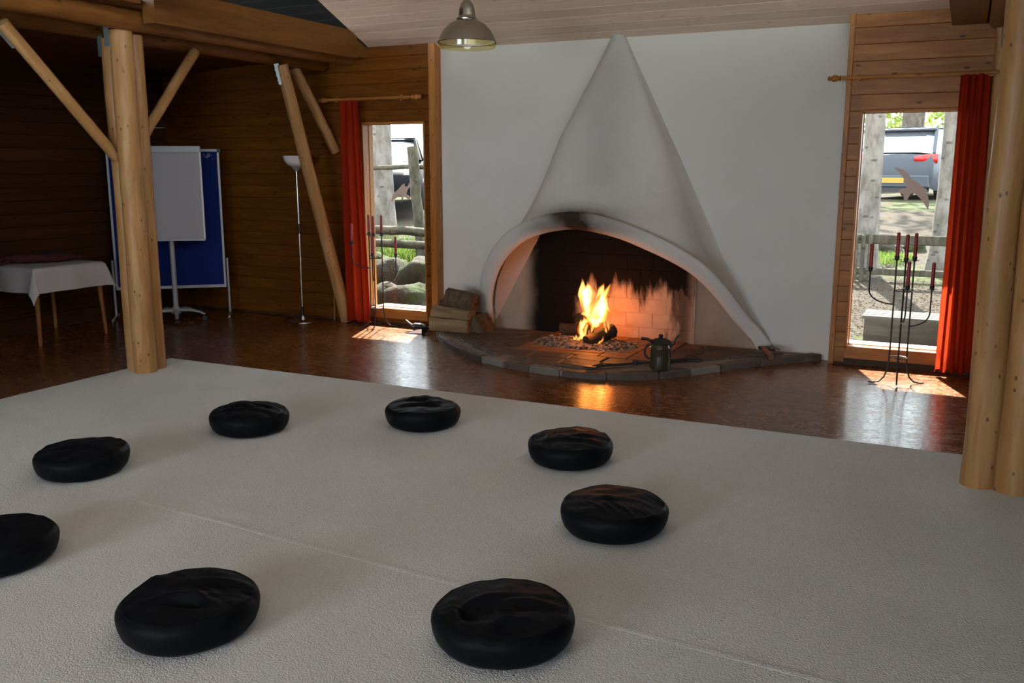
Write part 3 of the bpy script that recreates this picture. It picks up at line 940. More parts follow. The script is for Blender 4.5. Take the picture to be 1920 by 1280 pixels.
brick_full = MB().box(0, bw - 0.005, -0.026, -0.01, 0, bh - 0.005, 0.002).mesh('brick', 'brick')
brick_half = MB().box(0, bw / 2 - 0.005, -0.026, -0.01, 0, bh - 0.005, 0.002).mesh('brick', 'brick')
for j in range(11):
    zz = 0.03 + j * bh
    lim = 0.80 if zz + bh < 1.0 else 0.80 - (zz + bh - 0.98) * 0.55
    off = 0 if j % 2 == 0 else bw / 2
    x = BX0
    if off:
        if x > -lim: link('brick', brick_half, fbk, (x, 0.0, zz))
        x += bw / 2
    while x + bw <= BX1 + 0.01:
        if x > -lim and x + bw < lim: link('brick', brick_full, fbk, (x, 0.003 * rng.random(), zz))
        x += bw
    if BX1 - x > bw * 0.4 and lim > .79: link('brick', brick_half, fbk, (x, 0, zz))

# hearth: irregular flagstones, brick tiles before the fire, rim stones round the edge
OUT = [(-0.92, 7.925), (-4.57, 7.925), (-4.55, 7.65), (-4.27, 7.23), (-3.85, 6.83), (-3.50, 6.58), (-3.2, 6.47), (-2.95, 6.41), (-2.58, 6.39), (-2.20, 6.49), (-1.92, 6.71), (-1.64, 7.08), (-1.31, 7.53)]
hx, hy = -2.75, 7.4
he = thing('hearth', 'low curved flagstone hearth with brick centre under the fireplace hood', 'hearth', (hx, hy, 0))
def clip(poly, nx, ny, d):       # keep nx*x+ny*y<=d
    out = []
    for i in range(len(poly)):
        a, b = poly[i], poly[(i + 1) % len(poly)]
        fa = nx * a[0] + ny * a[1] - d; fb = nx * b[0] + ny * b[1] - d
        if fa <= 0: out.append(a)
        if fa * fb < 0:
            t = fa / (fa - fb); out.append((a[0] + (b[0] - a[0]) * t, a[1] + (b[1] - a[1]) * t))
    return out
def area(p): return 0.5 * sum(p[i][0] * p[(i + 1) % len(p)][1] - p[(i + 1) % len(p)][0] * p[i][1] for i in range(len(p)))
if area(OUT) < 0: OUT = OUT[::-1]
def shrink(p, g):
    q = list(p)
    n = len(p)
    for i in range(n):
        a, b = p[i], p[(i + 1) % n]
        ex, ey = b[0] - a[0], b[1] - a[1]
        l = math.hypot(ex, ey)
        if l < 1e-6: continue
        nx, ny = ey / l, -ex / l
        q = clip(q, nx, ny, nx * a[0] + ny * a[1] - g)
        if len(q) < 3: return []
    return q
def stone(poly, z0_, z1_, mat, nm, b=0.012, tilt=0.006, seed=0):
    cx = sum(p[0] for p in poly) / len(poly); cy = sum(p[1] for p in poly) / len(poly)
    inn = shrink(poly, b)
    if len(inn) < 3: return
    # match vertices of chamfered top by simple scaling instead, to keep topology
    sc_ = [(cx + (x - cx) * (1 - b / max(0.05, math.hypot(x - cx, y - cy))), cy + (y - cy) * (1 - b / max(0.05, math.hypot(x - cx, y - cy)))) for x, y in poly]
    tx, ty = rng.uniform(-tilt, tilt), rng.uniform(-tilt, tilt)
    n = len(poly)
    L = lambda x, y, z: (x - cx, y - cy, z + tx * (x - cx) * 2 + ty * (y - cy) * 2)
    vs = [(x - cx, y - cy, z0_) for x, y in poly] + [L(x, y, z1_ - b * 0.6) for x, y in poly] + [L(x, y, z1_) for x, y in sc_]
    fs = [tuple(range(n - 1, -1, -1)), tuple(range(2 * n, 3 * n))]
    for k in (0, n): fs += [(k + i, k + (i + 1) % n, k + n + (i + 1) % n, k + n + i) for i in range(n)]
    MB().add(vs, fs).build(nm, mat, he, False, (cx - hx, cy - hy, 0))
core = shrink(OUT, 0.012)
mm = MB().prism([(x - hx, y - hy) for x, y in core], 0.0, 0.046)
mm.build('mortar_bed', 'mortar', he)
TX0, TX1, TY0 = -3.38, -2.12, 6.98
inner_poly = shrink(OUT, 0.115)
# rim stones: walk along the front arc
arc = [p for p in OUT if p[1] < 7.9]
arc.sort(key=lambda p: p[0])
arc = [(-4.57, 7.925)] + arc + [(-0.92, 7.925)]
def arcp(t):
    v = catmull([(a, b, 0) for a, b in arc], t); return (v.x, v.y)
ts = [0]
while ts[-1] < 1: ts.append(ts[-1] + rng.uniform(0.05, 0.10))
ts[-1] = 1.0
for a, b in zip(ts[:-1], ts[1:]):
    if b - a < 0.012: continue
    a += 0.002; b -= 0.002
    N = 3
    outer = [(p[0] + rng.uniform(-.006, .006), min(7.925, p[1] + rng.uniform(-.010, .006))) for p in (arcp(a + (b - a) * i / N) for i in range(N + 1))]
    inn_ = []
    wd = rng.uniform(0.045, 0.10)
    for i in range(N, -1, -1):
        t = a + (b - a) * i / N
        p = arcp(t); q0 = arcp(max(0, t - .004)); q1 = arcp(min(1, t + .004))
        dx, dy = q1[0] - q0[0], q1[1] - q0[1]; l = math.hypot(dx, dy)
        w2 = wd * (1 + 0.25 * math.sin(i * 2.1 + a * 50))
        x, y = p[0] - dy / l * w2, p[1] + dx / l * w2
        inn_.append((x, min(7.92, y)))
    poly = outer + inn_
    if area(poly) < 0: poly = poly[::-1]
    stone(poly, 0.0, ZH - rng.uniform(0.002, 0.012), 'rim_stone' if rng.random() < .22 else 'flag', 'rim_stone', 0.010)
sites = []
tries = 0
while len(sites) < 46 and tries < 6000:
    tries += 1
    x, y = rng.uniform(-4.5, -1.0), rng.uniform(6.45, 7.9)
    if any(math.hypot(x - a, y - b) < 0.225 for a, b in sites): continue
    if TX0 - .05 < x < TX1 + .05 and y > TY0 - .05: continue
    ok = all(((OUT[(i + 1) % len(OUT)][0] - OUT[i][0]) * (y - OUT[i][1]) - (OUT[(i + 1) % len(OUT)][1] - OUT[i][1]) * (x - OUT[i][0])) > 0 for i in range(len(OUT)))
    if ok: sites.append((x, y))
for i, (x, y) in enumerate(sites):
    poly = inner_poly
    for j, (a, b) in enumerate(sites):
        if i != j:
            nx, ny = a - x, b - y
            poly = clip(poly, nx, ny, (a * a + b * b - x * x - y * y) / 2)
            if len(poly) < 3: break
    if len(poly) < 3: continue
    if x < TX0: poly = clip(poly, 1, 0, TX0)
    elif x > TX1: poly = clip(poly, -1, 0, -TX1)
    elif y < TY0: poly = clip(poly, 0, 1, TY0)
    if len(poly) >= 3: poly = shrink(poly, 0.009)
    if len(poly) >= 3 and abs(area(poly)) > 0.004:
        stone(poly, 0.02, ZH + rng.uniform(-0.004, 0.003), 'flag', 'flagstone')
tw, td = 0.252, 0.118
tile = MB().box(-tw / 2 + .004, tw / 2 - .004, -td / 2 + .004, td / 2 - .004, 0.02, ZH, 0.004).mesh('brick_tile', 'tile')
for j in range(8):
    for i in range(5):
        x = TX0 + tw * (i + 0.5); y = TY0 + td * (j + 0.5)
        link('brick_tile', tile, he, (x - hx, y - hy, rng.uniform(-0.002, 0.001)))

# --- the fire
FX, FY = -2.86, 7.44
fire = thing('fire', 'burning yellow-orange fire on the ash bed in front of the firebricks', 'fire', (FX, FY, ZH))
k_ = 0.00062
def flame(pts, ws, dy, nm='flame', mat='flame', ws_k=1.0):
    P = []
    for (px, py) in pts: P.append((((px - 400) * k_), dy, (1075 - py) * k_))
    N = 14
    cen, rr = [], []
    for i in range(N + 1):
        t = i / N
        c = catmull(P, t)
        wv = catmull([(w_, 0, 0) for w_ in ws], t).x * k_ * 0.60 * ws_k
        cen.append(c + Vector((0.004 * nz(t * 4, dy * 50, 1), 0.008 * nz(t * 3, dy * 40, 5), 0)))
        rr.append((max(0.0015, wv * 0.55), max(0.0015, wv)))
    m = MB().tube(cen, rr, 12, up=(0, 1, 0))
    # up is the depth axis: first radius = depth, second = width
    return m.build(nm, mat, fire, 'all')
FL = [([(385, 745), (350, 620), (330, 470), (345, 330), (375, 240)], [50, 95, 135, 170, 30], 0.0),
      ([(330, 640), (300, 480), (275, 340), (270, 245)], [30, 80, 100, 25], 0.015),
      ([(235, 560), (225, 440), (205, 385), (238, 250), (243, 155)], [5, 28, 34, 26, 5], 0.02),
      ([(500, 820), (470, 730), (510, 620), (550, 500), (585, 400), (640, 300), (690, 205)], [60, 190, 200, 150, 85, 55, 8], -0.01),
      ([(545, 760), (560, 640), (570, 520), (560, 420)], [40, 110, 120, 30], 0.01),
      ([(455, 430), (500, 340), (530, 290), (570, 220)], [15, 48, 60, 8], 0.03),
      ([(560, 420), (545, 330), (560, 240)], [30, 40, 8], 0.035),
      ([(370, 720), (300, 800), (278, 880), (295, 960), (195, 1050)], [60, 62, 60, 52, 14], -0.05),
      ([(385, 780), (352, 880), (358, 960), (350, 1020)], [30, 38, 30, 20], -0.06),
      ([(470, 760), (455, 840), (430, 920)], [40, 32, 6], -0.05),
      ([(410, 860), (402, 930), (400, 975)], [16, 18, 5], -0.05),
      ([(612, 420), (630, 520), (670, 570), (708, 606)], [30, 30, 18, 4], 0.0),
      ([(640, 930), (650, 860), (640, 800)], [8, 34, 6], -0.04),
      ([(690, 850), (680, 780), (662, 720)], [10, 26, 5], -0.03),
      ([(525, 1045), (575, 1025), (590, 985), (550, 965)], [12, 44, 40, 10], -0.10),
      ([(615, 1000), (630, 975), (640, 930)], [12, 26, 5], -0.09),
      ([(325, 1100), (350, 1080), (370, 1062)], [6, 16, 4], -0.13),
      ([(260, 650), (310, 640), (370, 660)], [10, 45, 60], -0.02),
      ([(590, 700), (610, 800), (590, 880)], [20, 22, 5], 0.0)]
fr_ = random.Random(21)
for f in FL:
    big = max(f[1]) > 60
    flame(f[0], f[1], f[2], ws_k=0.72 if big else 0.9)
    if max(f[1]) > 24:
        # cooler orange fringe, a little wider and with its tip a little higher
        P = [(a + fr_.uniform(-6, 6), b) for a, b in f[0]]
        P[-1] = (P[-1][0] + fr_.uniform(-8, 14), P[-1][1] - 26)
        flame(P, [w_ * 1.25 + 8 for w_ in f[1][:-1]] + [3], f[2] + 0.004, 'flame_fringe', 'flame_fringe')
    if big:
        # pointed licks peeling off the body
        for q in range(5):
            i = fr_.randrange(1, len(f[0]))
            a, b = f[0][i]
            wd = f[1][i] * 0.4
            ox = fr_.uniform(-wd, wd)
            hh = fr_.uniform(70, 150)
            flame([(a + ox * .4, b + 50), (a + ox, b - hh * .1), (a + ox * 1.2 + fr_.uniform(-14, 18), b - hh * .55), (a + ox * 1.1 + fr_.uniform(-22, 30), b - hh)],
                  [30, fr_.uniform(34, 60), fr_.uniform(18, 34), 3], f[2] + fr_.uniform(-.03, .03))
lamp('fire_glow', 'POINT', (FX + 0.03, FY + 0.16, ZH + 0.27), (0, 0, 0), 8, (1.0, 0.235, 0.04), shadow_soft_size=0.11)
lamp('fire_glow_low', 'POINT', (FX + 0.05, FY - 0.16, ZH + 0.14), (0, 0, 0), 3.2, (1.0, 0.24, 0.04), shadow_soft_size=0.06)

def rough_log(L_, r, seed, split=False):
    n = 12; k = 9
    vs = []
    for i in range(k + 1):
        x = -L_ / 2 + L_ * i / k
        for j in range(n):
            a = 2 * PI * j / n
            rr = r * (1 + 0.16 * nz(math.cos(a) * 1.5 + seed, math.sin(a) * 1.5, i * .5))
            y, z_ = rr * math.cos(a), rr * math.sin(a)
            if split: z_ = max(z_, -r * 0.25 + 0.01 * nz(i * .8, j, seed)); 
            vs.append((x + 0.012 * nz(a, seed, i) * (i in (0, k)), y, z_))
    fs = [(i * n + j, i * n + (j + 1) % n, (i + 1) * n + (j + 1) % n, (i + 1) * n + j) for i in range(k) for j in range(n)]
    return MB().add(vs, fs + [tuple(range(n - 1, -1, -1)), tuple(k * n + j for j in range(n))])
for i, (L_, r, p, rot, lab) in enumerate((
        (0.30, 0.055, (-3.06, 7.60, ZH + 0.085), (0, 0.0, 0.25), 'charred log lying behind the flames to their left'),
        (0.30, 0.058, (-2.755, 7.40, ZH + 0.085), (0, -0.25, 1.0), 'charred log end in front of the flames to their right'),
        (0.26, 0.042, (-2.90, 7.50, ZH + 0.235), (0.2, -0.2, -0.35), 'charred log propped high across the burning fire'))):
    o = rough_log(L_, r, i * 5.1).build('burning_log', 'char', None, True, p, rot)
    tag(o, lab, 'log')
# ash bed with lumps of charcoal
m = MB()
rows = []
for j in range(25):
    r = []
    for i in range(41):
        u, v = i / 40 * 2 - 1, j / 24 * 2 - 1
        h = max(0, 1 - u * u - v * v)
        r.append((0.47 * u, 0.27 * v, 0.001 + 0.032 * min(1, h * 2.2) + 0.012 * nz(u * 9, v * 7, 0) * (h > 0.05)))
    rows.append(r)
m.grid(rows)
rr = random.Random(9)
for k in range(1000):
    a = rr.uniform(0, 2 * PI); q = math.sqrt(rr.random())
    x, y = 0.46 * q * math.cos(a), 0.26 * q * math.sin(a)
    s = rr.uniform(0.005, 0.014) * (1.6 if rr.random() < .1 else 1)
    z_ = 0.03 * min(1, (1 - q * q) * 2.2) + s * 0.4
    pts = [(x + s * rr.uniform(-1, 1) * (1 + 0.6 * (i % 2)), y + s * rr.uniform(-1, 1), z_ + s * rr.uniform(-.7, .8)) for i in range(7)]
    bm = bmesh.new()
    for p in pts: bm.verts.new(p)
    bmesh.ops.convex_hull(bm, input=bm.verts)
    vv = [v for v in bm.verts if v.link_faces]
    ix = {v: i for i, v in enumerate(vv)}
    m.add([tuple(v.co) for v in vv], [tuple(ix[v] for v in f.verts) for f in bm.faces])
    bm.free()
o = m.build('ash_bed', 'ash', None, False, (-2.90, 7.43, ZH))
tag(o, 'grey ash and charcoal lumps under the fire', 'ash', kind='stuff')

# --- jug, tongs, hatchet, firewood, dustpan
jg = thing('lidded_jug', 'dark green lidded stoneware jug standing on the hearth front', 'jug', (-2.01, 6.73, ZH), 0.3)
MB().lathe([(0.062, 0), (0.078, 0.004), (0.082, 0.03), (0.080, 0.10), (0.079, 0.16), (0.083, 0.165), (0.083, 0.172), (0.076, 0.18), (0.072, 0.195), (0.078, 0.205)], 28).build('body', 'jug', jg, True)
MB().lathe([(0.082, 0.203), (0.083, 0.212), (0.07, 0.225), (0.04, 0.238), (0.014, 0.243), (0.016, 0.255), (0.02, 0.262), (0.012, 0.272), (0.0, 0.274)], 28).build('lid', 'black', jg, True)
MB().tube([(-0.078, 0, 0.19), (-0.105, 0, 0.185), (-0.122, 0, 0.15), (-0.118, 0, 0.11), (-0.098, 0, 0.085), (-0.08, 0, 0.08)], 0.0085, 8).build('handle', 'black', jg, True)
MB().tube([(-0.06, 0, 0.21), (-0.10, 0, 0.232), (-0.15, 0, 0.236)], [0.012, 0.011, 0.012], 8).build('spout', 'black', jg, True)
MB().tube([(0.07, 0, 0.18), (0.098, 0, 0.20), (0.112, 0, 0.24), (0.135, 0, 0.272)], [0.012, 0.010, 0.008, 0.009], 8).build('thumb_lift', 'black', jg, True)

tg = thing('fire_tongs', 'long black iron fire tongs lying behind the lidded jug', 'tongs', (-2.2, 6.8, ZH))
TA, TB = Vector((-0.29, -0.28, 0.012)), Vector((0.33, 0.20, 0.035))
for s in (-1, 1):
    sd_ = Vector((-0.6, 0.8, 0)) * 0.012 * s
    MB().tube([TA + sd_ * 0.6, TA.lerp(TB, .3) + sd_, TA.lerp(TB, .62) + sd_ * 0.7, TB + sd_ * 2], 0.008, 7).build('arm', 'iron', tg, True)
    c = TB + Vector((0.045, 0.03, 0.004)) + sd_ * 4.2
    MB().tube([c + Vector((0.055 * math.cos(a), 0.03 * math.sin(a), 0.006 * math.sin(a))) for a in [2 * PI * i / 16 for i in range(16)]], 0.0065, 6, closed=True).build('grip_loop', 'iron', tg, True)
MB().box(-0.34, -0.25, -0.315, -0.255, 0.004, 0.018, 0.004).build('jaw', 'iron', tg)
MB().lathe([(0.0, -0.012), (0.02, -0.012), (0.02, 0.03), (0.0, 0.03)], 12, tuple(TA.lerp(TB, 0.45))).build('rivet', 'iron', tg, True)

hc = thing('hand_axe', 'small hand axe with worn brown handle lying at the right foot of the hood', 'axe', (-1.37, 7.60, ZH), R(-62))
MB().tube([(-0.10, 0, 0.045), (0, 0.004, 0.04), (0.10, 0.0, 0.028), (0.16, -0.008, 0.022)], [(0.020, 0.015), (0.022, 0.017), (0.024, 0.020), (0.026, 0.022)], 10).build('handle', 'rust', hc, True)
MB().prism([(-0.13, -0.03), (-0.07, -0.028), (-0.06, 0.02), (-0.045, 0.09), (-0.12, 0.10), (-0.13, 0.02)], 0.030, 0.058).build('axe_head', 'iron', hc)
MB().tube([(-0.05, 0.05, 0.05), (-0.02, 0.085, 0.06), (0.03, 0.10, 0.055)], [0.010, 0.009, 0.007], 8).build('hook', 'rust', hc, True)

def split_wood(L_, prof, seed):
    # prof: closed polygon in (y,z); irregular ends
    n = len(prof); k = 8
    vs = []
    for i in range(k + 1):
        t = i / k
        x = -L_ / 2 + L_ * t
        for j, (y, z_) in enumerate(prof):
            vs.append((x + (0.014 * nz(j * 1.3, seed, i) if i in (0, k) else 0), y * (1 + .07 * nz(t * 3, j, seed)) + .006 * nz(t * 5, j * .7, seed + 4), z_ * (1 + .08 * nz(t * 2.5, j + 3, seed))))
    fs = [(i * n + j, i * n + (j + 1) % n, (i + 1) * n + (j + 1) % n, (i + 1) * n + j) for i in range(k) for j in range(n)]
    side = len(fs)
    fs += [tuple(range(n - 1, -1, -1)), tuple(k * n + j for j in range(n))]
    return MB().add(vs, fs)
g_ = 'firewood stacked at the left end of the hearth'
half = [(-0.085, 0), (-0.08, 0.04), (-0.055, 0.075), (-0.015, 0.095), (0.035, 0.09), (0.07, 0.06), (0.085, 0.02), (0.085, 0)]
block = [(-0.075, 0), (-0.08, 0.06), (-0.07, 0.118), (0.0, 0.128), (0.07, 0.12), (0.08, 0.05), (0.075, 0)]
wedge = [(-0.08, 0.0), (-0.075, 0.05), (-0.05, 0.11), (0.0, 0.165), (0.035, 0.15), (0.075, 0.03), (0.08, 0.0)]
FW = [(0.40, block, (-4.30, 7.50, ZH), (0, 0, R(3)), 'firewood_in', 'squared split log at the bottom front of the firewood stack'),
      (0.42, half, (-4.29, 7.52, ZH + 0.128), (0, R(1), R(-4)), 'firewood_in', 'pale half-round split log in the middle of the firewood stack'),
      (0.32, [(-0.06, 0), (-0.08, 0.05), (-0.05, 0.14), (0.0, 0.165), (0.06, 0.14), (0.075, 0.05), (0.06, 0)], (-4.22, 7.54, ZH + 0.222), (0, R(7), R(-6)), 'firewood_bark', 'dark barked log on top of the firewood stack'),
      (0.38, wedge, (-4.31, 7.71, ZH), (0, 0, R(-2)), 'firewood_bark', 'dark log at the back of the firewood stack by the wall'),
      (0.36, half, (-4.34, 7.72, ZH + 0.165), (0, 0, R(5)), 'firewood_bark', 'dark half log lying high at the back of the firewood stack'),
      (0.20, wedge, (-4.03, 7.60, ZH), (0, R(0), R(84)), 'firewood_bark', 'short red-brown log end beside the hood foot')]
for L_, pr_, p, rot, mt, lab in FW:
    o = split_wood(L_, pr_, p[0] * 7).build('firewood_log', mt, None, False, p, rot)
    tag(o, lab, 'firewood', g_)

dp = thing('dustpan', 'small dark metal dustpan on floor between left window and firewood', 'dustpan', (-4.72, 7.55, 0.0), R(190))
m = MB()
m.add([(0.10, -0.09, 0.003), (0.10, 0.09, 0.003), (-0.08, 0.08, 0.006), (-0.08, -0.08, 0.006), (-0.08, 0.08, 0.05), (-0.08, -0.08, 0.05), (0.06, -0.09, 0.02), (0.06, 0.09, 0.02)],
      [(0, 1, 2, 3), (2, 4, 5, 3), (3, 5, 6, 0), (1, 7, 4, 2)])
pan = m.build('pan', 'chrome', dp)
so = pan.modifiers.new('thick', 'SOLIDIFY'); so.thickness = 0.003
MB().tube([(-0.08, 0, 0.04), (-0.13, 0, 0.05), (-0.20, 0, 0.055)], [0.012, 0.013, 0.014], 8).build('handle', 'black', dp, True)
br = thing('hand_brush', 'dark hand brush lying in the dustpan near the firewood', 'brush', (-4.70, 7.56, 0.008), R(160))
MB().tube([(-0.11, 0, 0.05), (-0.06, 0, 0.062), (0, 0, 0.064), (0.06, 0, 0.058), (0.10, 0, 0.045)], [(0.012, 0.022), (0.02, 0.034), (0.02, 0.036), (0.02, 0.034), (0.012, 0.02)], 12, up=(0, 0, 1)).build('back', 'black', br, True)
MB().tube([(0.10, 0, 0.046), (0.15, 0, 0.06), (0.21, 0, 0.085)], [0.013, 0.012, 0.012], 8).build('handle', 'black', br, True)
m = MB()
for k in range(160):
    x, y = rr.uniform(-.1, .09), rr.uniform(-.03, .03)
    m.tube([(x, y, 0.05), (x * 1.1, y * 1.4, 0.004)], 0.0018, 3)
o = m.build('bristles', 'black', br); o['kind'] = 'stuff'

# ================================================================ cushions
CU = [(-2.935, 4.747, 1, 'black round cushion with shiny creased top, farthest from the viewer in the ring'),
      (-1.834, 4.489, 2, 'black round cushion just in front of the orange fire reflection on the floor'),
      (-1.288, 3.676, 3, 'smooth black round cushion at the right edge of the ring'),
      (-1.291, 2.576, 4, 'large near black round cushion with deep folds, bottom centre of the ring'),
      (-3.825, 4.176, 5, 'black round cushion on the carpet between the bundled post and the hearth, top wrinkled'),
      (-4.082, 3.186, 6, 'black round cushion at the left of the ring, behind the cut-off cushion'),
      (-2.312, 2.175, 7, 'near black round cushion with a crumpled dent, lower left of the ring'),
      (-3.44, 2.235, 8, 'black round cushion cut off by the left picture border')]
CRE = {1: [(-.05, .03, .3, .13, .016), (.02, -.05, .5, .16, .014), (.06, .06, 2.6, .14, .012)], 2: [(.05, -.06, .2, .15, .010), (.07, .02, .6, .1, .01)], 3: [(.0, -.02, .5, .1, .008)],
       4: [(-.05, -.04, 1.0, .14, .020), (.06, .0, .5, .17, .016), (.09, -.14, .9, .09, .018), (-.1, -.09, 2.3, .1, .014)], 5: [(-.02, .0, .15, .15, .011), (.02, -.06, .35, .17, .012), (.04, .06, .1, .14, .01)],
       6: [(-.03, -.05, .6, .1, .007)], 7: [(.05, -.06, .3, .11, .022), (.08, .10, .2, .14, .012), (.09, -.02, 1.2, .06, .014)], 8: [(.05, 0, .5, .1, .006)]}
def cushion(x, y, seed, label):
    t = thing('round_cushion', label, 'cushion', (x, y, 0.0125), 0, 'black meditation cushions in a ring on the carpet')
    n = 128
    prof = [(0.180, 0.0), (0.203, 0.010), (0.219, 0.03), (0.228, 0.055), (0.232, 0.082), (0.2305, 0.098), (0.224, 0.111), (0.212, 0.121)]
    rot = seed * 1.37
    def disp(r, z_, a):
        px, py = r * math.cos(a), r * math.sin(a)
        e = 1.03 + 0.022 * math.cos(2 * a + rot) + 0.018 * nz(math.cos(a) * 1.5 + seed, math.sin(a) * 1.5, 2)
        px *= e; py *= e
        up = max(0, (z_ - 0.03) / 0.10)
        up = min(1, up)
        dz = (0.007 * nz(px * 6 + seed * 4, py * 6, 1) + 0.006 * nz(px * 15 + seed * 4, py * 15, 1)) * up - 0.008 * max(0, nz(px * 5 + seed * 9, py * 5, 7)) * up
        dr = 0
        for (cx, cy, an, ln, dp_) in CRE[seed]:
            ca, sa = math.cos(an), math.sin(an)
            u = (px - cx) * ca + (py - cy) * sa; v = -(px - cx) * sa + (py - cy) * ca
            v += 0.25 * u * u / ln
            g = math.exp(-(u / ln) ** 2 * 1.6)
            dz += -dp_ * g * math.exp(-(v / 0.026) ** 2) * up * .8 + dp_ * 0.8 * g * math.exp(-((v - 0.04) / 0.022) ** 2) * up
        # fine gathered folds running one way
        fa = seed * 0.9
        fu, fv = px * math.cos(fa) + py * math.sin(fa), -px * math.sin(fa) + py * math.cos(fa)
        rg_ = 1 - abs(nz(fu * 4.5 + seed * 3, fv * 17, 3)) * 1.6
        dz += 0.010 * max(0, rg_) ** 3 * up * max(0, 0.25 + 1.4 * nz(px * 5, py * 5 + seed * 6, 8))
        dz += 0.005 * up * math.sin(px * 9 + seed) * math.cos(py * 7 + seed * 2)
        return (px, py, max(0.0, z_ + dz))
    side = []
    for r, z_ in prof:
        side.append([disp(r, max(0, z_), 2 * PI * k / n) for k in range(n + 1)])
    MB().grid(side).build('side_band', 'cushion', t, 'all')
    r1, z1 = prof[-1]
    top = []
    for i in range(43):
        q = 1 - i / 42
        r = r1 * q
        z_ = z1 + 0.017 * (1 - q ** 3)
        top.append([disp(max(r, 1e-4), z_, 2 * PI * k / n) for k in range(n + 1)])
    MB().grid(top).build('top_panel', 'cushion', t, 'all')
    seam = [Vector(p) + Vector((0, 0, 0.0005)) for p in side[-1][:-1]]
    MB().tube(seam, 0.0016, 5, closed=True).build('seam_piping', 'cushion', t, True)
for c in CU: cushion(*c)

# ================================================================ curtains and rods
def curtain(x0, x1, y, z0_, z1_, seed, label, flare):
    N, K = 90, 26
    rows = []
    for j in range(K + 1):
        t = j / K
        z_ = z1_ + (z0_ - z1_) * t
        r = []
        for i in range(N + 1):
            u = i / N
            w_ = (x1 - x0) * (1 + flare * t)
            am = 0.017 + 0.012 * t
            ph = u * 2 * PI * 3.6 + 1.5 * math.sin(u * 6 + seed) + 0.25 * math.sin(t * 2 + u * 3)
            am *= 1.0
            x = x0 + w_ * u + 0.008 * math.sin(ph * 2 + seed) + 0.015 * nz(u * 3, t * 2, seed) * t
            r.append((x - (x0 + x1) / 2, am * math.sin(ph) + 0.01 * nz(u * 4, t * 3, seed), z_ + 0.006 * math.sin(ph)))
        rows.append(r)
    t_ = thing('curtain', label, 'curtain', ((x0 + x1) / 2, y, 0))
    MB().grid(rows).build('cloth', 'curtain', t_, 'all')
    hem = [Vector(p) for p in rows[-1]]
    MB().tube([p + Vector((0, 0, 0.004)) for p in hem], 0.0035, 5).build('hem', 'curtain', t_, True)
    return t_
curtain(-5.655, -5.42, 7.675, 0.035, 2.235, 1.0, 'orange-red curtain gathered at the far left window beside the log strut', 0.33)
curtain(-0.105, 0.10, 7.675, 0.04, 2.262, 4.0, 'dark red curtain hanging by the window with the parked grey-blue car', 0.28)
def rod(x0, x1, y, z_, label, fin):
    t = thing('curtain_rod', label, 'curtain rod', ((x0 + x1) / 2, y, z_))
    c = (x0 + x1) / 2
    MB().tube([(x0 - c, 0, 0), (x1 - c, 0, 0)], 0.014, 14).build('pole', 'trim_wood_x', t, True)
    for s, xx in ((-1, x0 - c), (1, x1 - c)):
        m = MB()
        prof = [(0.016, 0.0), (0.022, 0.006), (0.016, 0.014), (0.018, 0.022), (0.026, 0.04), (0.026, 0.055), (0.016, 0.07), (0.014, 0.076), (0.019, 0.086), (0.012, 0.098), (0.0, 0.10)]
        m.tube([(xx + s * h, 0, 0) for r, h in prof], [max(r, .001) for r, h in prof], 14)
        m.build('finial', 'trim_wood_x', t, True)
    for xx in (x0 - c + 0.12, x1 - c - 0.12):
        m = MB()
        m.tube([(xx, 0, 0), (xx, YW - y, 0)], 0.014, 10)
        m.tube([(xx + 0.022 * math.cos(a), -0.0, 0.022 * math.sin(a)) for a in [2 * PI * i / 14 for i in range(14)]], 0.006, 6, closed=True)
        m.build('bracket', 'trim_wood_x', t, True)
rod(-5.80, -4.80, 7.675, 2.245, 'wooden curtain rod above the left window with orange-red curtain', 1)
rod(-0.93, 0.22, 7.675, 2.262, 'turned wooden curtain rod crossing the pine boards over the right window', 1)

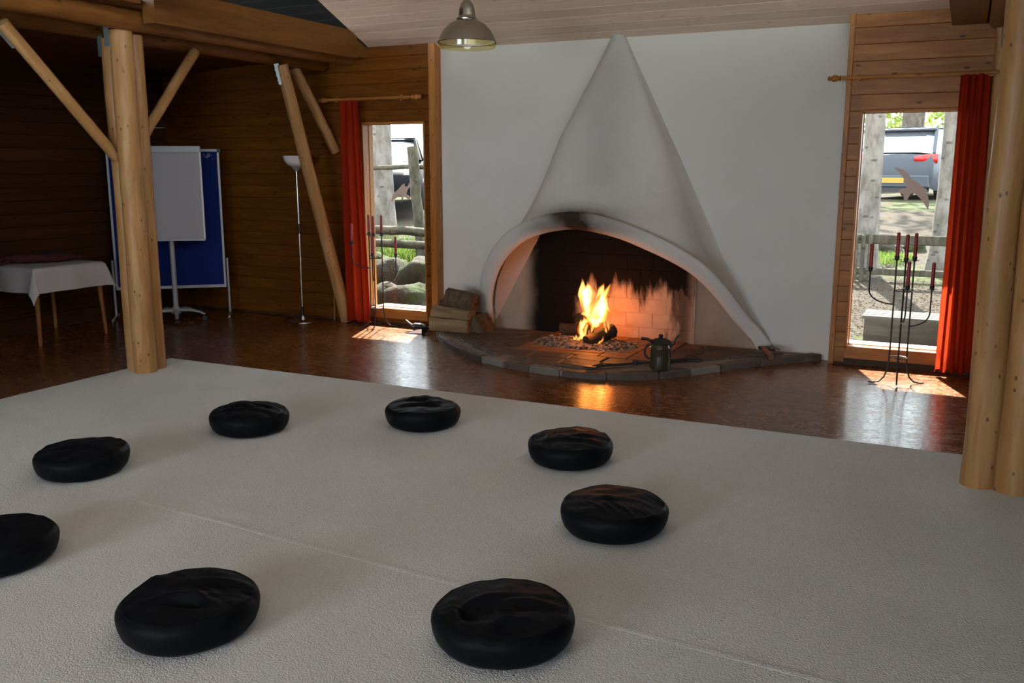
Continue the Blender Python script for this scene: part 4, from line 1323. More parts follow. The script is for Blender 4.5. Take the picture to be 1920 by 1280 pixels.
# ================================================================ candelabra
def candelabra(x, y, rz, label, short):
    t = thing('candelabra', label, 'candelabra', (x, y, 0), rz)
    A = [R(200), R(275), R(20)]
    tops = [0.93, 0.92, 0.925]
    arms = [(R(190), 0.175, 0.845, 0.60), (R(285), 0.11, 0.735, 0.47), (R(15), 0.135, 0.715, 0.44)]
    for i, a in enumerate(A):
        ca, sa = math.cos(a), math.sin(a)
        r0 = 0.062
        pts = [(0.20 * ca, 0.20 * sa, 0.012), (0.17 * ca, 0.17 * sa, 0.008), (0.125 * ca, 0.125 * sa, 0.018), (0.092 * ca, 0.092 * sa, 0.05), (0.074 * ca, 0.074 * sa, 0.10), (0.064 * ca, 0.064 * sa, 0.17), (r0 * ca, r0 * sa, 0.3), (r0 * ca, r0 * sa, tops[i])]
        MB().tube(pts, 0.0062, 8).build('stem', 'iron', t, True)
        cups = [(r0 * ca, r0 * sa, tops[i])]
        ba, dr, zt, zj = arms[i]
        bx, by = r0 * ca + dr * math.cos(ba), r0 * sa + dr * math.sin(ba)
        P = []
        for k in range(9):
            q = k / 8 * PI / 2
            P.append((r0 * ca + dr * math.cos(ba) * math.sin(q), r0 * sa + dr * math.sin(ba) * math.sin(q), zj + 0.10 * (1 - math.cos(q))))
        P.append((bx, by, zt))
        MB().tube(P, 0.0055, 8).build('arm', 'iron', t, True)
        cups.append((bx, by, zt))
        for (cx, cy, cz) in cups:
            MB().lathe([(0.006, -0.012), (0.012, -0.004), (0.034, 0.0), (0.036, 0.004), (0.016, 0.006), (0.017, 0.028), (0.014, 0.028)], 16, (cx, cy, cz)).build('drip_cup', 'iron', t, True)
            c_, s_2 = math.cos(rz), math.sin(rz)
            low = cz < min(tops) - .01
            cd = thing('candle', 'red candle on the %s of the %s' % ((('left bent arm', 'front bent arm', 'right bent arm') if low else ('left upright', 'front upright', 'right upright'))[i], short), 'candle',
                       (x + cx * c_ - cy * s_2, y + cx * s_2 + cy * c_, cz), 0, 'red taper candles')
            MB().lathe([(0.0135, 0.008), (0.0125, 0.19), (0.011, 0.196), (0.003, 0.193)], 14).build('wax', 'candle', cd, True)
            MB().tube([(0, 0, 0.192), (.001, 0, 0.206)], 0.0012, 5).build('wick', 'wick', cd)
    for zz in (0.70, 0.20):
        MB().tube([(0.062 * math.cos(q), 0.062 * math.sin(q), zz) for q in [2 * PI * i / 24 for i in range(24)]], 0.0045, 6, closed=True).build('ring', 'iron', t, True)
candelabra(-0.35, 7.27, 0.0, 'black iron floor candelabra holding six red candles before the window with dark red curtain', 'candelabra at the right window')
candelabra(-5.225, 7.62, R(12), 'black iron floor candelabra holding red candles before the left window with orange-red curtain', 'candelabra at the left window')

# ================================================================ lamps
def pendant(x, y, z_, zt, label, ring):
    t = thing('pendant_lamp', label, 'lamp', (x, y, z_))
    s = 0.21 / 0.15
    prof = [(0.150, 0.0), (0.152, 0.003), (0.147, 0.012), (0.138, 0.035), (0.118, 0.066), (0.09, 0.092), (0.060, 0.108), (0.052, 0.112), (0.053, 0.118), (0.045, 0.126), (0.043, 0.134), (0.041, 0.16), (0.034, 0.185), (0.020, 0.205), (0.012, 0.215)]
    MB().lathe([(r * s, h * s) for r, h in prof], 40, cap=False).build('shade', 'brushed', t, True)
    MB().lathe([(r * s * 0.955, h * s + .002) for r, h in prof[:6]] + [(0.03, prof[5][1] * s)], 40, cap=False).build('reflector', 'white_enamel', t, True)
    if ring: MB().lathe([(0.149 * s, 0.0), (0.147 * s, -0.024 * s), (0.142 * s, -0.026 * s), (0.142 * s, 0.0)], 40, cap=False).build('diffuser_ring', 'frost', t, True)
    m = MB(); m.lathe([(0.012, 0.07), (0.03, 0.055), (0.042, 0.03), (0.03, 0.005), (0, 0)], 16, (0, 0, 0.02)); m.build('bulb', 'opal', t, True)
    if ring: lamp('pendant_fill_light', 'POINT', (x, y, z_ + 0.035), (0, 0, 0), 0.28, (0.92, 1.0, 0.96), shadow_soft_size=0.03)  # weak light added inside the shade to brighten its white lining
    MB().tube([(0, 0, 0.21 * s), (0, 0, zt - z_)], 0.004, 6).build('cable', 'black', t)
    MB().lathe([(0.012, -0.075), (0.035, -0.065), (0.04, -0.005), (0.042, 0.0)], 18, (0, 0, zt - z_)).build('ceiling_rose', 'black', t, True)
pendant(-3.31, 6.05, 2.47, zc(6.05) - 0.005, 'brushed steel bell pendant lamp hanging in front of the white fireplace wall', True)
pendant(-7.42, 6.85, 1.975, zl(-7.42) - 0.005, 'steel pendant lamp hanging in the dark aisle behind the bundled post', False)

fl_ = thing('floor_lamp', 'chrome torchiere lamp with white bowl shade standing by the wood wall', 'lamp', (-6.09, 7.52, 0))
MB().lathe([(0.0, 0), (0.125, 0), (0.130, 0.006), (0.126, 0.016), (0.10, 0.026), (0.04, 0.034), (0.03, 0.06), (0.022, 0.075), (0.0, 0.075)], 36).build('base', 'chrome', fl_, True)
MB().tube([(0, 0, 0.07), (0, 0, 0.17)], [0.018, 0.015], 12).build('socket', 'black', fl_, True)
MB().tube([(0, 0, 0.15), (0.003, 0, 0.9), (0, 0, 1.58)], 0.0105, 14).build('pole', 'chrome', fl_, True)
MB().tube([(0.014, -0.004, 0.92), (0.014, -0.004, 1.02)], [(0.009, 0.011), (0.009, 0.011)], 8).build('switch', 'black', fl_, True)
MB().lathe([(0.012, 1.545), (0.02, 1.56), (0.045, 1.585), (0.05, 1.592)], 24).build('cup', 'grey_metal', fl_, True)
MB().lathe([(0.045, 1.592), (0.085, 1.61), (0.112, 1.64), (0.127, 1.68), (0.131, 1.70), (0.127, 1.70), (0.122, 1.68), (0.107, 1.645), (0.08, 1.617), (0.0, 1.60)], 36).build('bowl', 'opal', fl_, True)
MB().tube([(0.0, 0, 0.12), (-0.05, -0.05, 0.06), (-0.12, -0.10, 0.012), (-0.20, -0.05, 0.006), (-0.28, 0.1, 0.006), (-0.3, 0.28, 0.006)], 0.0035, 6).build('cord', 'black', fl_, True)

# ================================================================ pinboard, flip chart
pa, pb = Vector((-8.03, 6.85, 0)), Vector((-7.16, 7.60, 0))
d_ = (pb - pa); L_ = d_.length; ang = math.atan2(d_.y, d_.x)
pin = thing('pinboard', 'large blue felt pinboard on steel legs standing across the dark corner', 'pinboard', (pa + pb) / 2, ang)
w2 = L_ / 2 - 0.015
MB().box(-w2 + .02, w2 - .02, -0.012, 0.012, 0.33, 1.755).build('felt_panel', 'felt', pin)
for nm, a in (('frame_rail', (-w2, w2, -0.016, 0.016, 0.305, 0.335)), ('frame_rail', (-w2, w2, -0.016, 0.016, 1.75, 1.775)), ('frame_stile', (-w2, -w2 + .022, -0.016, 0.016, 0.335, 1.75)), ('frame_stile', (w2 - .022, w2, -0.016, 0.016, 0.335, 1.75))):
    MB().box(*a).build(nm, 'grey_metal', pin)
for s in (-1, 1):
    MB().tube([(s * (w2 + .022), 0, 0.62), (s * (w2 + .022), 0, 0.03)], 0.013, 10).build('leg', 'grey_metal', pin, True)
    MB().tube([(s * (w2 + .022), -0.26, 0.014), (s * (w2 + .022), -0.05, 0.026), (s * (w2 + .022), 0.1, 0.022), (s * (w2 + .022), 0.2, 0.014)], 0.012, 8).build('foot', 'grey_metal', pin, True)
    MB().box(s * w2 - .02, s * w2 + .02, -0.02, 0.02, 1.74, 1.785, 0.004).build('corner_cap', 'black', pin)
m = MB()
for k in range(26):
    x, z_ = w2 - .11 + rr.gauss(0, .022), 1.715 + rr.gauss(0, .018)
    m.lathe([(0.0, 0), (0.004, 0.001), (0.004, 0.004), (0, 0.005)], 6, (0, 0, 0))
    for i in range(len(m.v) - 24, len(m.v)):
        a = m.v[i]; m.v[i] = (x + a[0], -0.012 - a[2], z_ + a[1])
m.build('push_pin', 'paper', pin)['kind'] = 'stuff'
o = MB().box(-0.022, 0.022, -0.003, 0.001, 0, 0.10).build('paper_card', 'paper', None, False, tuple((pa + pb) / 2 + Vector((math.cos(ang) * (-w2 + .10) + math.sin(ang) * 0.014, math.sin(ang) * (-w2 + .10) - math.cos(ang) * 0.014, 0.955))), (0, 0, ang))
tag(o, 'small white card pinned at the left edge of the blue pinboard', 'card')

fc = thing('flip_chart', 'white flip chart board on a wheeled grey stand before the blue pinboard', 'flip chart', (-7.36, 7.03, 0), ang + R(-6))
MB().box(-0.35, 0.35, -0.03, -0.008, 0.85, 1.79, 0.004).build('board', 'white_enamel', fc)
MB().box(-0.335, 0.335, -0.036, -0.031, 0.862, 1.735).build('paper_pad', 'paper', fc)
MB().box(-0.35, 0.35, -0.046, -0.03, 1.735, 1.80, 0.003).build('clamp_bar', 'grey_metal', fc)
MB().box(-0.35, 0.35, -0.05, -0.03, 0.838, 0.862, 0.003).build('pen_tray', 'grey_metal', fc)
m = MB()
for (x, z_, l, h) in ((-.02, 1.70, .22, .002), (-.02, 1.66, .12, .002), (.0, 1.60, .05, .003), (-.03, 1.50, .07, .003), (.02, 1.38, .12, .002), (-.02, 1.40, .05, .004), (-.1, 1.30, .09, .002), (.17, 1.47, .07, .002), (.18, 1.465, .04, .004), (.2, 1.30, .04, .002)):
    m.box(x, x + l, -0.0368, -0.0362, z_, z_ + h)
m.build('pen_strokes', 'pen', fc)
MB().tube([(0, 0.01, 0.09), (0, 0.01, 1.25)], 0.026, 16).build('column', 'grey_metal', fc, True)
MB().lathe([(0.045, 0.075), (0.05, 0.085), (0.05, 0.12), (0.032, 0.15)], 18, (0, 0.01, 0)).build('hub', 'grey_metal', fc, True)
for k in range(5):
    a = 2 * PI * k / 5 + R(-150)
    ca, sa = math.cos(a), math.sin(a)
    lg = MB().tube([(0.03 * ca, 0.01 + 0.03 * sa, 0.11), (0.15 * ca, 0.01 + 0.15 * sa, 0.112), (0.25 * ca, 0.01 + 0.25 * sa, 0.09), (0.30 * ca, 0.01 + 0.30 * sa, 0.065)], [(0.02, 0.024), (0.018, 0.022), (0.014, 0.02), (0.012, 0.018)], 10, up=(0, 0, 1)).build('leg', 'grey_metal', fc, True)
    m = MB()
    for s in (-1, 1):
        cxx, cyy = 0.295 * ca - sa * 0.013 * s, 0.01 + 0.295 * sa + ca * 0.013 * s
        m.tube([(cxx - sa * 0.008 * s, cyy + ca * 0.008 * s, 0.026), (cxx + sa * 0.006 * s, cyy - ca * 0.006 * s, 0.026)], 0.025, 14)
    m.tube([(0.295 * ca, .01 + 0.295 * sa, 0.03), (0.295 * ca, .01 + 0.295 * sa, 0.066)], 0.007, 6)
    m.build('caster', 'black', lg, True)

# ================================================================ table with cloth and bundle
TXC, TYC, TH = -7.77, 5.82, 0.70
tb = thing('side_table', 'small square wooden table under a white cloth by the dark wall', 'table', (TXC, TYC, 0))
hw = 0.372
MB().box(-hw, hw, -hw, hw, TH - 0.025, TH - 0.004, 0.003).build('tabletop', 'leg_wood', tb)
for sx in (-1, 1):
    for sy in (-1, 1):
        MB().tube([(sx * (hw - .04), sy * (hw - .04), TH - .025), (sx * (hw - .015), sy * (hw - .015), 0.0)], [0.026, 0.017], 12).build('leg', 'leg_wood', tb, True)
for s in (-1, 1):
    MB().box(-hw + .05, hw - .05, s * (hw - .05) - .009, s * (hw - .05) + .009, TH - .10, TH - .025).build('apron', 'leg_wood', tb)
    MB().box(s * (hw - .05) - .009, s * (hw - .05) + .009, -hw + .05, hw - .05, TH - .10, TH - .025).build('apron', 'leg_wood', tb)
rows = []
N = 68
hd = 0.225
for j in range(N + 1):
    r = []
    for i in range(N + 1):
        u = (i / N * 2 - 1) * (hw + hd); v = (j / N * 2 - 1) * (hw + hd)
        ex = max(0, abs(u) - hw); ey = max(0, abs(v) - hw)
        drop = math.hypot(ex, ey)
        sx = 1 if u > 0 else -1; sy = 1 if v > 0 else -1
        out = 0.012 * min(1, drop / .02) + 0.05 * drop
        x = sx * min(abs(u), hw); y = sy * min(abs(v), hw)
        if ex > 0 and ey > 0:
            fold = (ex * ey) / (drop * drop + 1e-6)
            x += sx * (out + 0.30 * ex); y += sy * (out + 0.30 * ey)
        else:
            if ex > 0: x += sx * (out + 0.010 * math.sin(v * 19 + 1.2) * min(1, drop / .1))
            if ey > 0: y += sy * (out + 0.010 * math.sin(u * 17 + .5) * min(1, drop / .1))
        x = max(x, -0.377)
        z_ = -drop + 0.0008 * nz(u * 8, v * 8, 3)
        if ex > 0 and ey > 0: z_ -= 0.0
        r.append((x, y, z_))
    rows.append(r)
o = MB().grid(rows).build('tablecloth', 'cloth', None, 'all', (TXC, TYC, TH + 0.001))
tag(o, 'white cloth with hanging corners draped over the small square table', 'tablecloth')
bg_ = thing('cloth_bundle', 'dark red patterned cloth bundle lying on the white tablecloth', 'bundle', (-7.78, 5.86, TH + 0.004), R(62))
m = MB()
pts, rr2 = [], []
for k in range(13):
    t = k / 12
    pts.append((-0.33 + 0.66 * t, 0.01 * nz(t * 4, 1, 0), 0.05 + 0.012 * nz(t * 3, 0, 2) - 0.012 * t))
    e = math.sin(PI * min(1, max(0.03, t * .94 + .03))) ** 0.45
    rr2.append((0.052 * e * (1.12 - .4 * t), 0.085 * e * (1 - .2 * t)))
m.tube(pts, rr2, 18, up=(0, 0, 1))
for i, p in enumerate(m.v):
    dd = 0.014 * nz(p[0] * 14, p[1] * 14, p[2] * 14)
    m.v[i] = (p[0], p[1] + dd, max(0.002, p[2] + dd))
m.build('wrap', 'bag', bg_, 'all')
MB().tube([(-0.30, -0.03, 0.03), (-0.37, -0.06, 0.012), (-0.40, -0.02, 0.01), (-0.38, 0.03, 0.02), (-0.31, 0.04, 0.06)], 0.012, 8).build('strap', 'bag', bg_, True)
MB().tube([(-0.1, -0.04, 0.098), (0.02, 0.0, 0.096), (0.12, 0.03, 0.085), (0.26, 0.02, 0.06)], [(0.012, 0.03), (0.016, 0.045), (0.014, 0.04), (0.008, 0.02)], 10, up=(0, 0, 1)).build('dark_fold', 'bag_dark', bg_, True)
o = MB().box(-0.010, 0.010, -0.006, 0.006, 0, 0.37, 0.002).build('wood_batten', 'trim_wood', None, False, (-5.885, 7.79, 0.001), (R(-3), 0, 0))
tag(o, 'short pale wooden batten leaning on the wall between lamp and curtain', 'batten')

# bird decals on the panes
def bird(name, pts, c, label):
    m = MB().prism(pts, -0.0008, 0.0008, 'y')
    o = m.build(name, 'decal', None, False, c)
    return tag(o, label, 'decal')
# right pane, wings from upper left to lower right
s_ = 0.00119
BR = [(415, 612), (480, 622), (520, 655), (550, 700), (590, 725), (620, 745), (655, 785), (682, 840), (692, 900), (688, 940), (660, 895), (620, 845), (575, 808), (555, 812), (530, 868), (508, 862), (500, 822), (455, 800), (460, 790), (520, 768), (515, 745), (495, 700), (460, 650)]
def conv(P, cx, cy, kx): return [((a - cx) * kx, -(b - cy) * kx) for a, b in P]
bird('bird_decal', conv(BR, 553, 776, 0.00100), (-0.385, 7.9235, 1.425), 'beige swooping bird decal stuck on the right window pane before the car')
BL = [(355, 755), (362, 720), (385, 685), (420, 660), (455, 625), (480, 613), (478, 632), (500, 640), (525, 605), (550, 598), (572, 605), (540, 622), (505, 660), (490, 690), (530, 715), (520, 735), (470, 712), (460, 745), (448, 735), (450, 705), (420, 712), (385, 735)]
bird('bird_decal', conv(BL, 463, 676, 0.00134), (-5.085, 7.9235, 1.345), 'beige bird decal stuck on the left window pane by the orange-red curtain')

# ================================================================ outdoors
def gz(y): return -0.12 + min(max(0, y - 8.4), 12.0) * 0.085
rows = []
for j in range(61):
    y = 8.2 + (j / 60) ** 1.8 * 90
    rows.append([(-60 + 100 * i / 80, y, gz(y) + 0.03 * nz(i * .8, y * .9, 0) * min(1, (y - 8.2))) for i in range(81)])
o = MB().grid(rows).build('ground', 'ground', None, True); tag(o, kind='structure')

def tree(x, y, r, h, label, mat='bark', crown=None, lean=0.0):
    t = thing('tree', label, 'tree', (x, y, gz(y) - 0.1))
    n = 20
    pts, rad = [], []
    for k in range(n + 1):
        q = k / n
        pts.append((lean * q * h + 0.04 * nz(q * 4, x, 0), 0.04 * nz(q * 4, x, 5), h * q))
        rad.append(r * (1.0 - 0.55 * q) * (1 + 0.5 * math.exp(-q * h / 0.35)) * (1 + .04 * nz(q * 20, x, 2)))
    MB().tube(pts, rad, 18).build('trunk', mat, t, True)
    m = MB()
    for k in range(9):
        a = rr.uniform(0, 2 * PI); zz = h * rr.uniform(0.42, 0.97); l = rr.uniform(0.6, 1.6)
        px = lean * zz
        m.tube([(px, 0, zz), (px + l * .5 * math.cos(a), l * .5 * math.sin(a), zz + l * .1), (px + l * math.cos(a), l * math.sin(a), zz + l * .05)], [0.05, 0.03, 0.008], 6)
    m.build('branches', mat, t, True)
    if crown:
        leaves(crown[0], (lean * h, 0, h * crown[3]), crown[1], crown[2], 'leaf', 'crown', t)
    return t
def leaves(count, c, rad, size, mat, nm, parent=None, ground=None):
    vs, fs = [], []
    q = random.Random(hash((round(c[0], 2), round(c[1], 2), count)) & 0xffff)
    for k in range(count):
        while True:
            p = Vector((q.uniform(-1, 1), q.uniform(-1, 1), q.uniform(-1, 1)))
            if p.length < 1: break
        x, y, z_ = c[0] + p.x * rad[0], c[1] + p.y * rad[1], c[2] + p.z * rad[2]
        u = Vector((q.gauss(0, 1), q.gauss(0, 1), q.gauss(0, 1))).normalized() * size * q.uniform(.6, 1.3)
        v = u.orthogonal().normalized() * size * 0.5
        o_ = len(vs)
        P = Vector((x, y, z_))
        vs += [P - u, P + v, P + u, P - v]
        fs.append((o_, o_ + 1, o_ + 2, o_ + 3))
    me = bpy.data.meshes.new(nm); me.from_pydata([tuple(v) for v in vs], [], fs); me.materials.append(M[mat])
    o = link(nm, me, parent); o['kind'] = 'stuff'
    return o
tree(-8.02, 12.0, 0.185, 9, 'grey spruce trunk standing outside the left window', crown=(900, (2.2, 2.2, 1.6), 0.12, 0.92), lean=-0.030)
tree(-1.08, 12.5, 0.135, 9, 'pale spruce trunk at the left side of the right window view', crown=(500, (0.38, 1.2, 1.6), 0.12, 0.92))
tree(-0.23, 12.8, 0.12, 9, 'grey spruce trunk beside the car tail light, partly behind the red curtain', crown=(500, (0.38, 1.2, 1.6), 0.12, 0.92), lean=0.01)
tree(-1.40, 27.0, 0.31, 11, 'thick dark tree trunk behind the parked grey-blue car', 'bark_dark', crown=(1500, (4, 3, 2), 0.18, 0.9))

def blade_tuft(x, y, n, h, spread, nm, label, mat='grass'):
    m = MB()
    q = random.Random(int(x * 100) & 0xffff)
    for k in range(n):
        a = q.uniform(0, 2 * PI); d = spread * math.sqrt(q.random())
        bx, by = d * math.cos(a), d * math.sin(a)
        l = h * q.uniform(.5, 1.1); ln = q.uniform(.1, .5) * l; b = q.uniform(0, 2 * PI)
        wv = Vector((-math.sin(b), math.cos(b), 0)) * 0.006
        p0 = Vector((bx, by, 0)); p1 = p0 + Vector((math.cos(b) * ln * .4, math.sin(b) * ln * .4, l * .65)); p2 = p0 + Vector((math.cos(b) * ln, math.sin(b) * ln, l * .95))
        m.add([p0 - wv, p0 + wv, p1 + wv * .8, p1 - wv * .8, p2], [(0, 1, 2, 3), (3, 2, 4)])
    o = m.build(nm, mat, None, False, (x, y, gz(y)))
    return tag(o, label, 'grass', kind='stuff')
blade_tuft(-7.25, 11.4, 500, 0.55, 0.45, 'grass_tuft', 'bright green grass tuft behind the log fence outside the left window')
blade_tuft(-1.15, 13.6, 1500, 0.12, 0.62, 'grass_patch', 'green grass strip on the litter ground outside the right window')
o = leaves(900, (-8.35, 11.3, gz(11.3) + .35), (0.35, 0.3, 0.5), 0.04, 'leaf', 'shrub'); tag(o, 'light green shrub beside the spruce trunk outside the left window', 'shrub')
# far greenery behind the cars
for i, (x, y, rx, rz_, n) in enumerate(((-4.0, 36, 2.3, 3.0, 2300), (0.9, 36.5, 2.3, 3.0, 2300), (-1.7, 41, 4, 4, 2200))):
    o = leaves(n, (x, y, gz(y) + rz_ * .75), (rx, 1.5, rz_), 0.14, 'leaf', 'bush')
    tag(o, ('pale green bush behind the parked green car', 'pale green bush to the right behind the parked grey-blue car', 'tall pale green bush farthest back behind the cars')[i], 'bush')
o = leaves(2600, (-0.3, 10.75, gz(10.75) + 0.02), (1.6, 1.75, 0.02), 0.021, 'litter', 'leaf_litter')
for v in o.data.vertices:
    v.co.z = gz(v.co.y) + 0.012 + (v.co.z - gz(10.75) - .02) * 0.4
tag(o, 'dry brown leaves scattered over the ground outside the right window', 'leaf litter')

def boulder(x, y, z_, sx, sy, sz, seed, label, grp):
    bm = bmesh.new()
    bmesh.ops.create_icosphere(bm, subdivisions=4, radius=1)
    for v in bm.verts:
        c = v.co.normalized()
        f = 1 + 0.30 * nz(c.x * 1.3 + seed, c.y * 1.3, c.z * 1.3) + 0.12 * nz(c.x * 3.5, c.y * 3.5 + seed, c.z * 3.5) + 0.05 * nz(c.x * 9, c.y * 9, c.z * 9 + seed)
        # flatten facets
        mx_ = max(abs(c.x), abs(c.y), abs(c.z)) ** 0.55
        v.co = Vector((c.x * sx, c.y * sy, c.z * sz)) * f / mx_
    me = bpy.data.meshes.new('boulder'); bm.to_mesh(me); bm.free()
    me.polygons.foreach_set('use_smooth', [True] * len(me.polygons))
    me.materials.append(M['rock'])
    o = link('boulder', me, None, (x, y, z_))
    return tag(o, label, 'boulder', grp)
gB = 'boulders under the left window'
boulder(-6.62, 9.62, 0.14, 0.34, 0.30, 0.36, 1.0, 'big dark boulder outside the left window, at the left behind the candelabra', gB)
boulder(-5.80, 9.55, 0.13, 0.36, 0.30, 0.36, 4.7, 'big mossy boulder outside the left window, at the right by the pine frame', gB)
boulder(-5.75, 8.90, -0.04, 0.40, 0.24, 0.30, 12.2, 'dark low boulder close below the left window pane', gB)
boulder(-0.92, 14.3, gz(14.3) + 0.02, 0.18, 0.15, 0.12, 21.0, 'mossy stone on the ground left of the candles outside the right window', 'stones by the grass')
boulder(-0.60, 14.5, gz(14.5) + 0.02, 0.14, 0.12, 0.12, 25.0, 'mossy stone on the ground behind the candles outside the right window', 'stones by the grass')

def pole(p0, p1, r, name, label, seed, mat='fence_wood', cat='fence rail'):
    a, b = Vector(p0), Vector(p1)
    n = 14
    q = Vector((0, 0, 1)).rotation_difference(b - a)
    L_ = (b - a).length
    o = MB().tube([(0.02 * nz(k * .5, seed, 0), 0.02 * nz(k * .5, seed, 3), L_ * k / n) for k in range(n + 1)], [r * (1 + .08 * nz(k * .8, seed, 1)) for k in range(n + 1)], 12).build(name, mat, None, True, a)
    o.rotation_euler = q.to_euler()
    return tag(o, label, cat)
pole((-8.6, 10.5, 0.76), (-5.6, 10.35, 0.74), 0.060, 'fence_rail', 'upper round fence log above the boulders outside the left window', 31)
pole((-8.6, 10.25, 0.60), (-5.6, 10.1, 0.60), 0.055, 'fence_rail', 'lower round fence log lying on the boulders outside the left window', 33)
pole((-6.87, 11.2, gz(11.2) - .1), (-7.02, 11.2, 1.86), 0.075, 'fence_post', 'grey round fence post outside the left window with a cross rail', 35, cat='fence post')
pole((-9.2, 11.33, 1.55), (-6.1, 11.30, 1.60), 0.033, 'fence_rail', 'grey cross rail fixed to the fence post outside the left window', 37)
pole((-9.4, 12.4, gz(12.4) + .16), (-6.0, 12.3, gz(12.3) + .22), 0.09, 'fence_rail', 'log lying on the ground under the black car outside', 38)
fe = thing('rail_fence', 'low rail fence with pickets crossing the right window view before the car', 'fence', (-0.7, 12.15, gz(12.15)))
MB().box(-1.6, 1.6, -0.03, 0.03, 0.46, 0.575, 0.008).build('rail', 'fence_wood', fe)
MB().box(-1.6, 1.6, -0.03, 0.03, 0.08, 0.16, 0.008).build('rail', 'fence_wood', fe)
for x in [-0.66 + .085 * k for k in range(5)]:
    MB().box(x, x + .05, -0.055, -0.03, 0.0, 0.56, 0.004).build('picket', 'fence_wood', fe)

bn = thing('slatted_bench', 'low weathered slatted bench box outside, just below the right window', 'bench', (-0.06, 8.62, gz(8.62)))
for k in range(4):
    y = -0.20 + 0.105 * k
    MB().box(-0.66, 0.66, y, y + 0.092, 0.40, 0.425, 0.004).build('slat', 'slat', bn)
MB().box(-0.64, 0.64, -0.19, -0.165, 0.0, 0.40).build('front_panel', 'slat', bn)
MB().box(-0.64, 0.64, 0.185, 0.205, 0.0, 0.40).build('back_panel', 'slat', bn)
for s in (-1, 1): MB().box(s * 0.62 - .02, s * .62 + .02, -0.165, 0.185, 0.0, 0.40).build('end_panel', 'slat', bn)

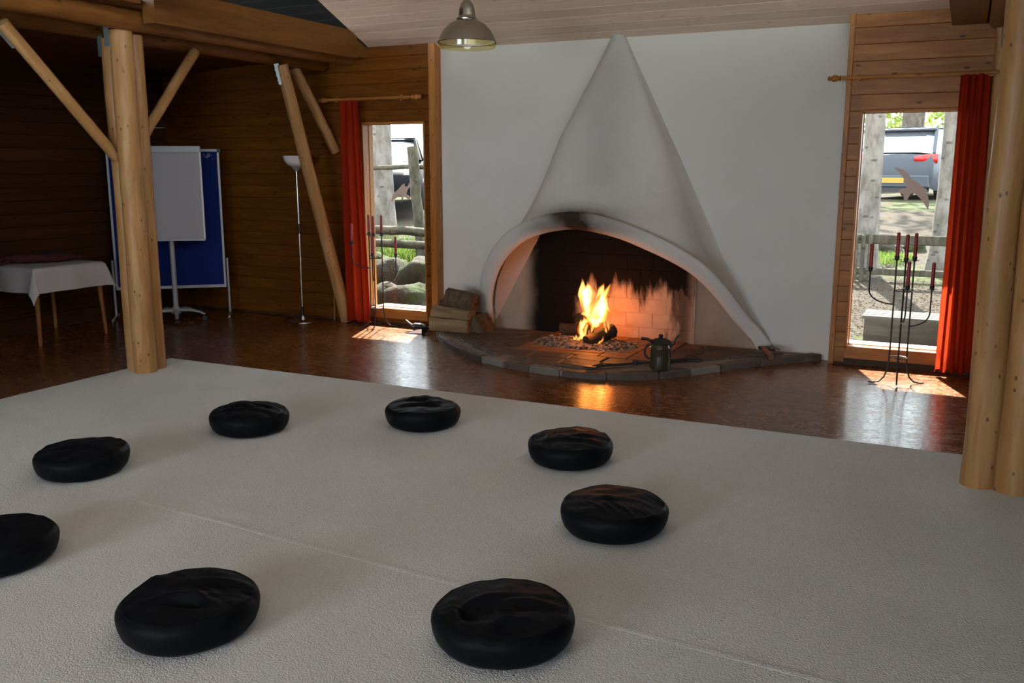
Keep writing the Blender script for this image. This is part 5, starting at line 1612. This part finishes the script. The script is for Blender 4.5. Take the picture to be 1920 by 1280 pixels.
# cars: sections along the length give hood, windscreen, roof, tail
def car(name, label, loc_, rz, paint, kind, L_=4.3, W_=1.75, H_=1.48, plate=None, rear=False):
    t = thing(name, label, 'car', loc_, rz)
    hw_ = W_ / 2
    # body profile along x (front = +x): (x, z_bottom, z_top, half width)
    prof = [(L_ / 2, 0.38, 0.55, .74), (L_ / 2 - .08, 0.24, 0.70, .86), (L_ / 2 - .4, 0.22, 0.84, .96), (L_ / 2 - 1.2, 0.22, 0.96, 1.0), (0.2, 0.22, 0.98, 1.0), (-L_ / 2 + 1.0, 0.22, 1.0, 1.0), (-L_ / 2 + .3, 0.24, 1.0, .98), (-L_ / 2 + .05, 0.30, 0.95, .92), (-L_ / 2, 0.42, 0.85, .82)]
    rows = []
    for x, zb, zt, hf in prof:
        w_ = hw_ * hf
        ring = [(-w_ * .92, zb), (-w_, zb + (zt - zb) * .3), (-w_ * .99, zb + (zt - zb) * .75), (-w_ * .92, zt), (-w_ * .5, zt + .03), (0, zt + .04), (w_ * .5, zt + .03), (w_ * .92, zt), (w_ * .99, zb + (zt - zb) * .75), (w_, zb + (zt - zb) * .3), (w_ * .92, zb)]
        rows.append([(x, a, b) for a, b in ring])
    m = MB().grid(rows)
    m.add(rows[0], [tuple(range(len(rows[0])))]); m.add(rows[-1], [tuple(range(len(rows[-1])))])
    m.build('body', paint, t, True)
    # greenhouse
    tail = -L_ / 2 + (.12 if kind == 'estate' else .7)
    gh = [(L_ / 2 - 1.15, 0.98, .88), (L_ / 2 - 1.95, H_ - .04, .74), (0, H_, .74), (tail + .55, H_ - .02, .72), (tail, 1.02, .84)]
    low = [(gh[0][0], .98, .90), (gh[1][0] + .1, .98, .92), (0, .98, .92), (tail + .4, .98, .92), (tail, .98, .88)]
    m = MB()
    rws = []
    for (x, z_, hf), (x2, z2, hf2) in zip(gh, low):
        rws.append([(x2, -hw_ * hf2, z2), (x, -hw_ * hf, z_ - .02), (x, -hw_ * hf * .6, z_ + .01), (x, hw_ * hf * .6, z_ + .01), (x, hw_ * hf, z_ - .02), (x2, hw_ * hf2, z2)])
    m.grid(rws)
    m.build('windows', 'car_glass', t, False)
    # roof skin and pillars
    m = MB()
    m.grid([[(x + .02 * 0, s * hw_ * hf * k, z_ + .022) for s, k in ((-1, 1.0), (-1, .5), (1, .5), (1, 1.0))] for x, z_, hf in ((L_ / 2 - 1.9, H_ - .05, .75), (L_ / 2 - 2.3, H_ - .01, .75), (0, H_, .75), (tail + .62, H_ - .02, .73), (tail + .40, H_ - .06, .74))])
    ro = m.build('roof', paint, t, True)
    so_ = ro.modifiers.new('thick', 'SOLIDIFY'); so_.thickness = 0.03
    m = MB()
    for s in (-1, 1):
        for (p, q) in (((gh[0][0], s * hw_ * .89, 1.0), (gh[1][0], s * hw_ * .745, H_ - .03)), ((0.0, s * hw_ * .92, 1.0), (0, s * hw_ * .75, H_ - .01)), ((tail + .05, s * hw_ * .86, 1.0), (tail + .5, s * hw_ * .73, H_ - .02))):
            m.tube([p, q], 0.04, 6)
    m.build('pillars', paint, t)
    for x in (L_ / 2 - .82, -L_ / 2 + .80):
        for s in (-1, 1):
            wh = MB().lathe([(0.0, -0.1), (0.30, -0.1), (0.325, -0.06), (0.325, 0.06), (0.30, 0.1), (0.2, 0.1), (0.0, 0.08)], 22).build('wheel', 'tyre', t, True, (x, s * (hw_ - .08), 0.325), (R(90) * -s, 0, 0))
            MB().lathe([(0.0, 0.095), (0.19, 0.095), (0.20, 0.108), (0.06, 0.112), (0, 0.112)], 14).build('hub', 'grey_metal', wh, True)
    for s in (-1, 1):
        h = MB().tube([(L_ / 2 - .10, s * hw_ * .50, .66), (L_ / 2 - .16, s * hw_ * .66, .69), (L_ / 2 - .30, s * hw_ * .86, .73)], [(0.06, 0.03), (0.085, 0.05), (0.06, 0.03)], 10)
        h.build('headlight', 'headlight', t, True)
        h = MB().tube([(-L_ / 2 + .00, s * hw_ * .48, .90), (-L_ / 2 + .03, s * hw_ * .72, .90), (-L_ / 2 + .16, s * hw_ * .95, .90)], [(0.05, 0.03), (0.085, 0.04), (0.10, 0.04)], 10)
        h.build('tail_light', 'taillight', t, True)
    MB().box(L_ / 2 - .10, L_ / 2 + .03, -hw_ * .8, hw_ * .8, .30, .40, .02).build('front_bumper', paint, t)
    MB().box(-L_ / 2 - .05, -L_ / 2 + .12, -hw_ * .86, hw_ * .86, .30, .56, .03).build('rear_bumper', paint, t)
    MB().box(-L_ / 2 - .02, -L_ / 2 + .2, -hw_ * .8, hw_ * .8, .20, .30).build('rear_skirt', 'black', t)
    MB().box(-L_ / 2 + .50, -L_ / 2 + .53, -hw_ * .5, hw_ * .5, H_ - .01, H_ + .01).build('spoiler', paint, t)
    if plate == 'front':
        pl = MB().box(L_ / 2 + .03, L_ / 2 + .045, -.27, .27, .42, .56).build('licence_plate', 'plate', t)
        for txt, yy in (('RN', 0.16), ('O', -0.20)):
            cu = bpy.data.curves.new('plate_text', 'FONT')
            cu.body = txt; cu.size = 0.12; cu.align_x = 'CENTER'; cu.align_y = 'CENTER'; cu.extrude = 0.001
            tmp = bpy.data.objects.new('tmp_text', cu); col.objects.link(tmp)
            bpy.context.view_layer.update()
            me = bpy.data.meshes.new_from_object(tmp.evaluated_get(bpy.context.evaluated_depsgraph_get()))
            bpy.data.objects.remove(tmp); bpy.data.curves.remove(cu)
            me.materials.clear(); me.materials.append(M['tyre'])
            to = link('lettering', me, pl)
            to.location = (L_ / 2 + .047, yy * -1 * -1, .49); to.rotation_euler = (R(90), 0, R(90))
            to.location.y = -yy
    elif plate == 'rear':
        MB().box(-L_ / 2 - .065, -L_ / 2 - .05, -.26, .26, .40, .51).build('licence_plate', 'plate_y', t)
    return t
car('parked_car', 'black car facing the house outside the left window, plate half behind trunk', (-11.48, 17.22, 0.70), R(-60), 'car_black', 'saloon', plate='front')
car('parked_car', 'grey-blue estate car seen from behind through the right window', (-0.86, 23.3, gz(20.5) - 0.05), R(75), 'car_blue', 'estate', plate='rear', H_=1.55)
car('parked_car', 'green car mostly hidden behind the grey-blue estate car', (-4.15, 27.5, gz(26) + .1), R(150), 'car_green', 'estate', H_=1.6)
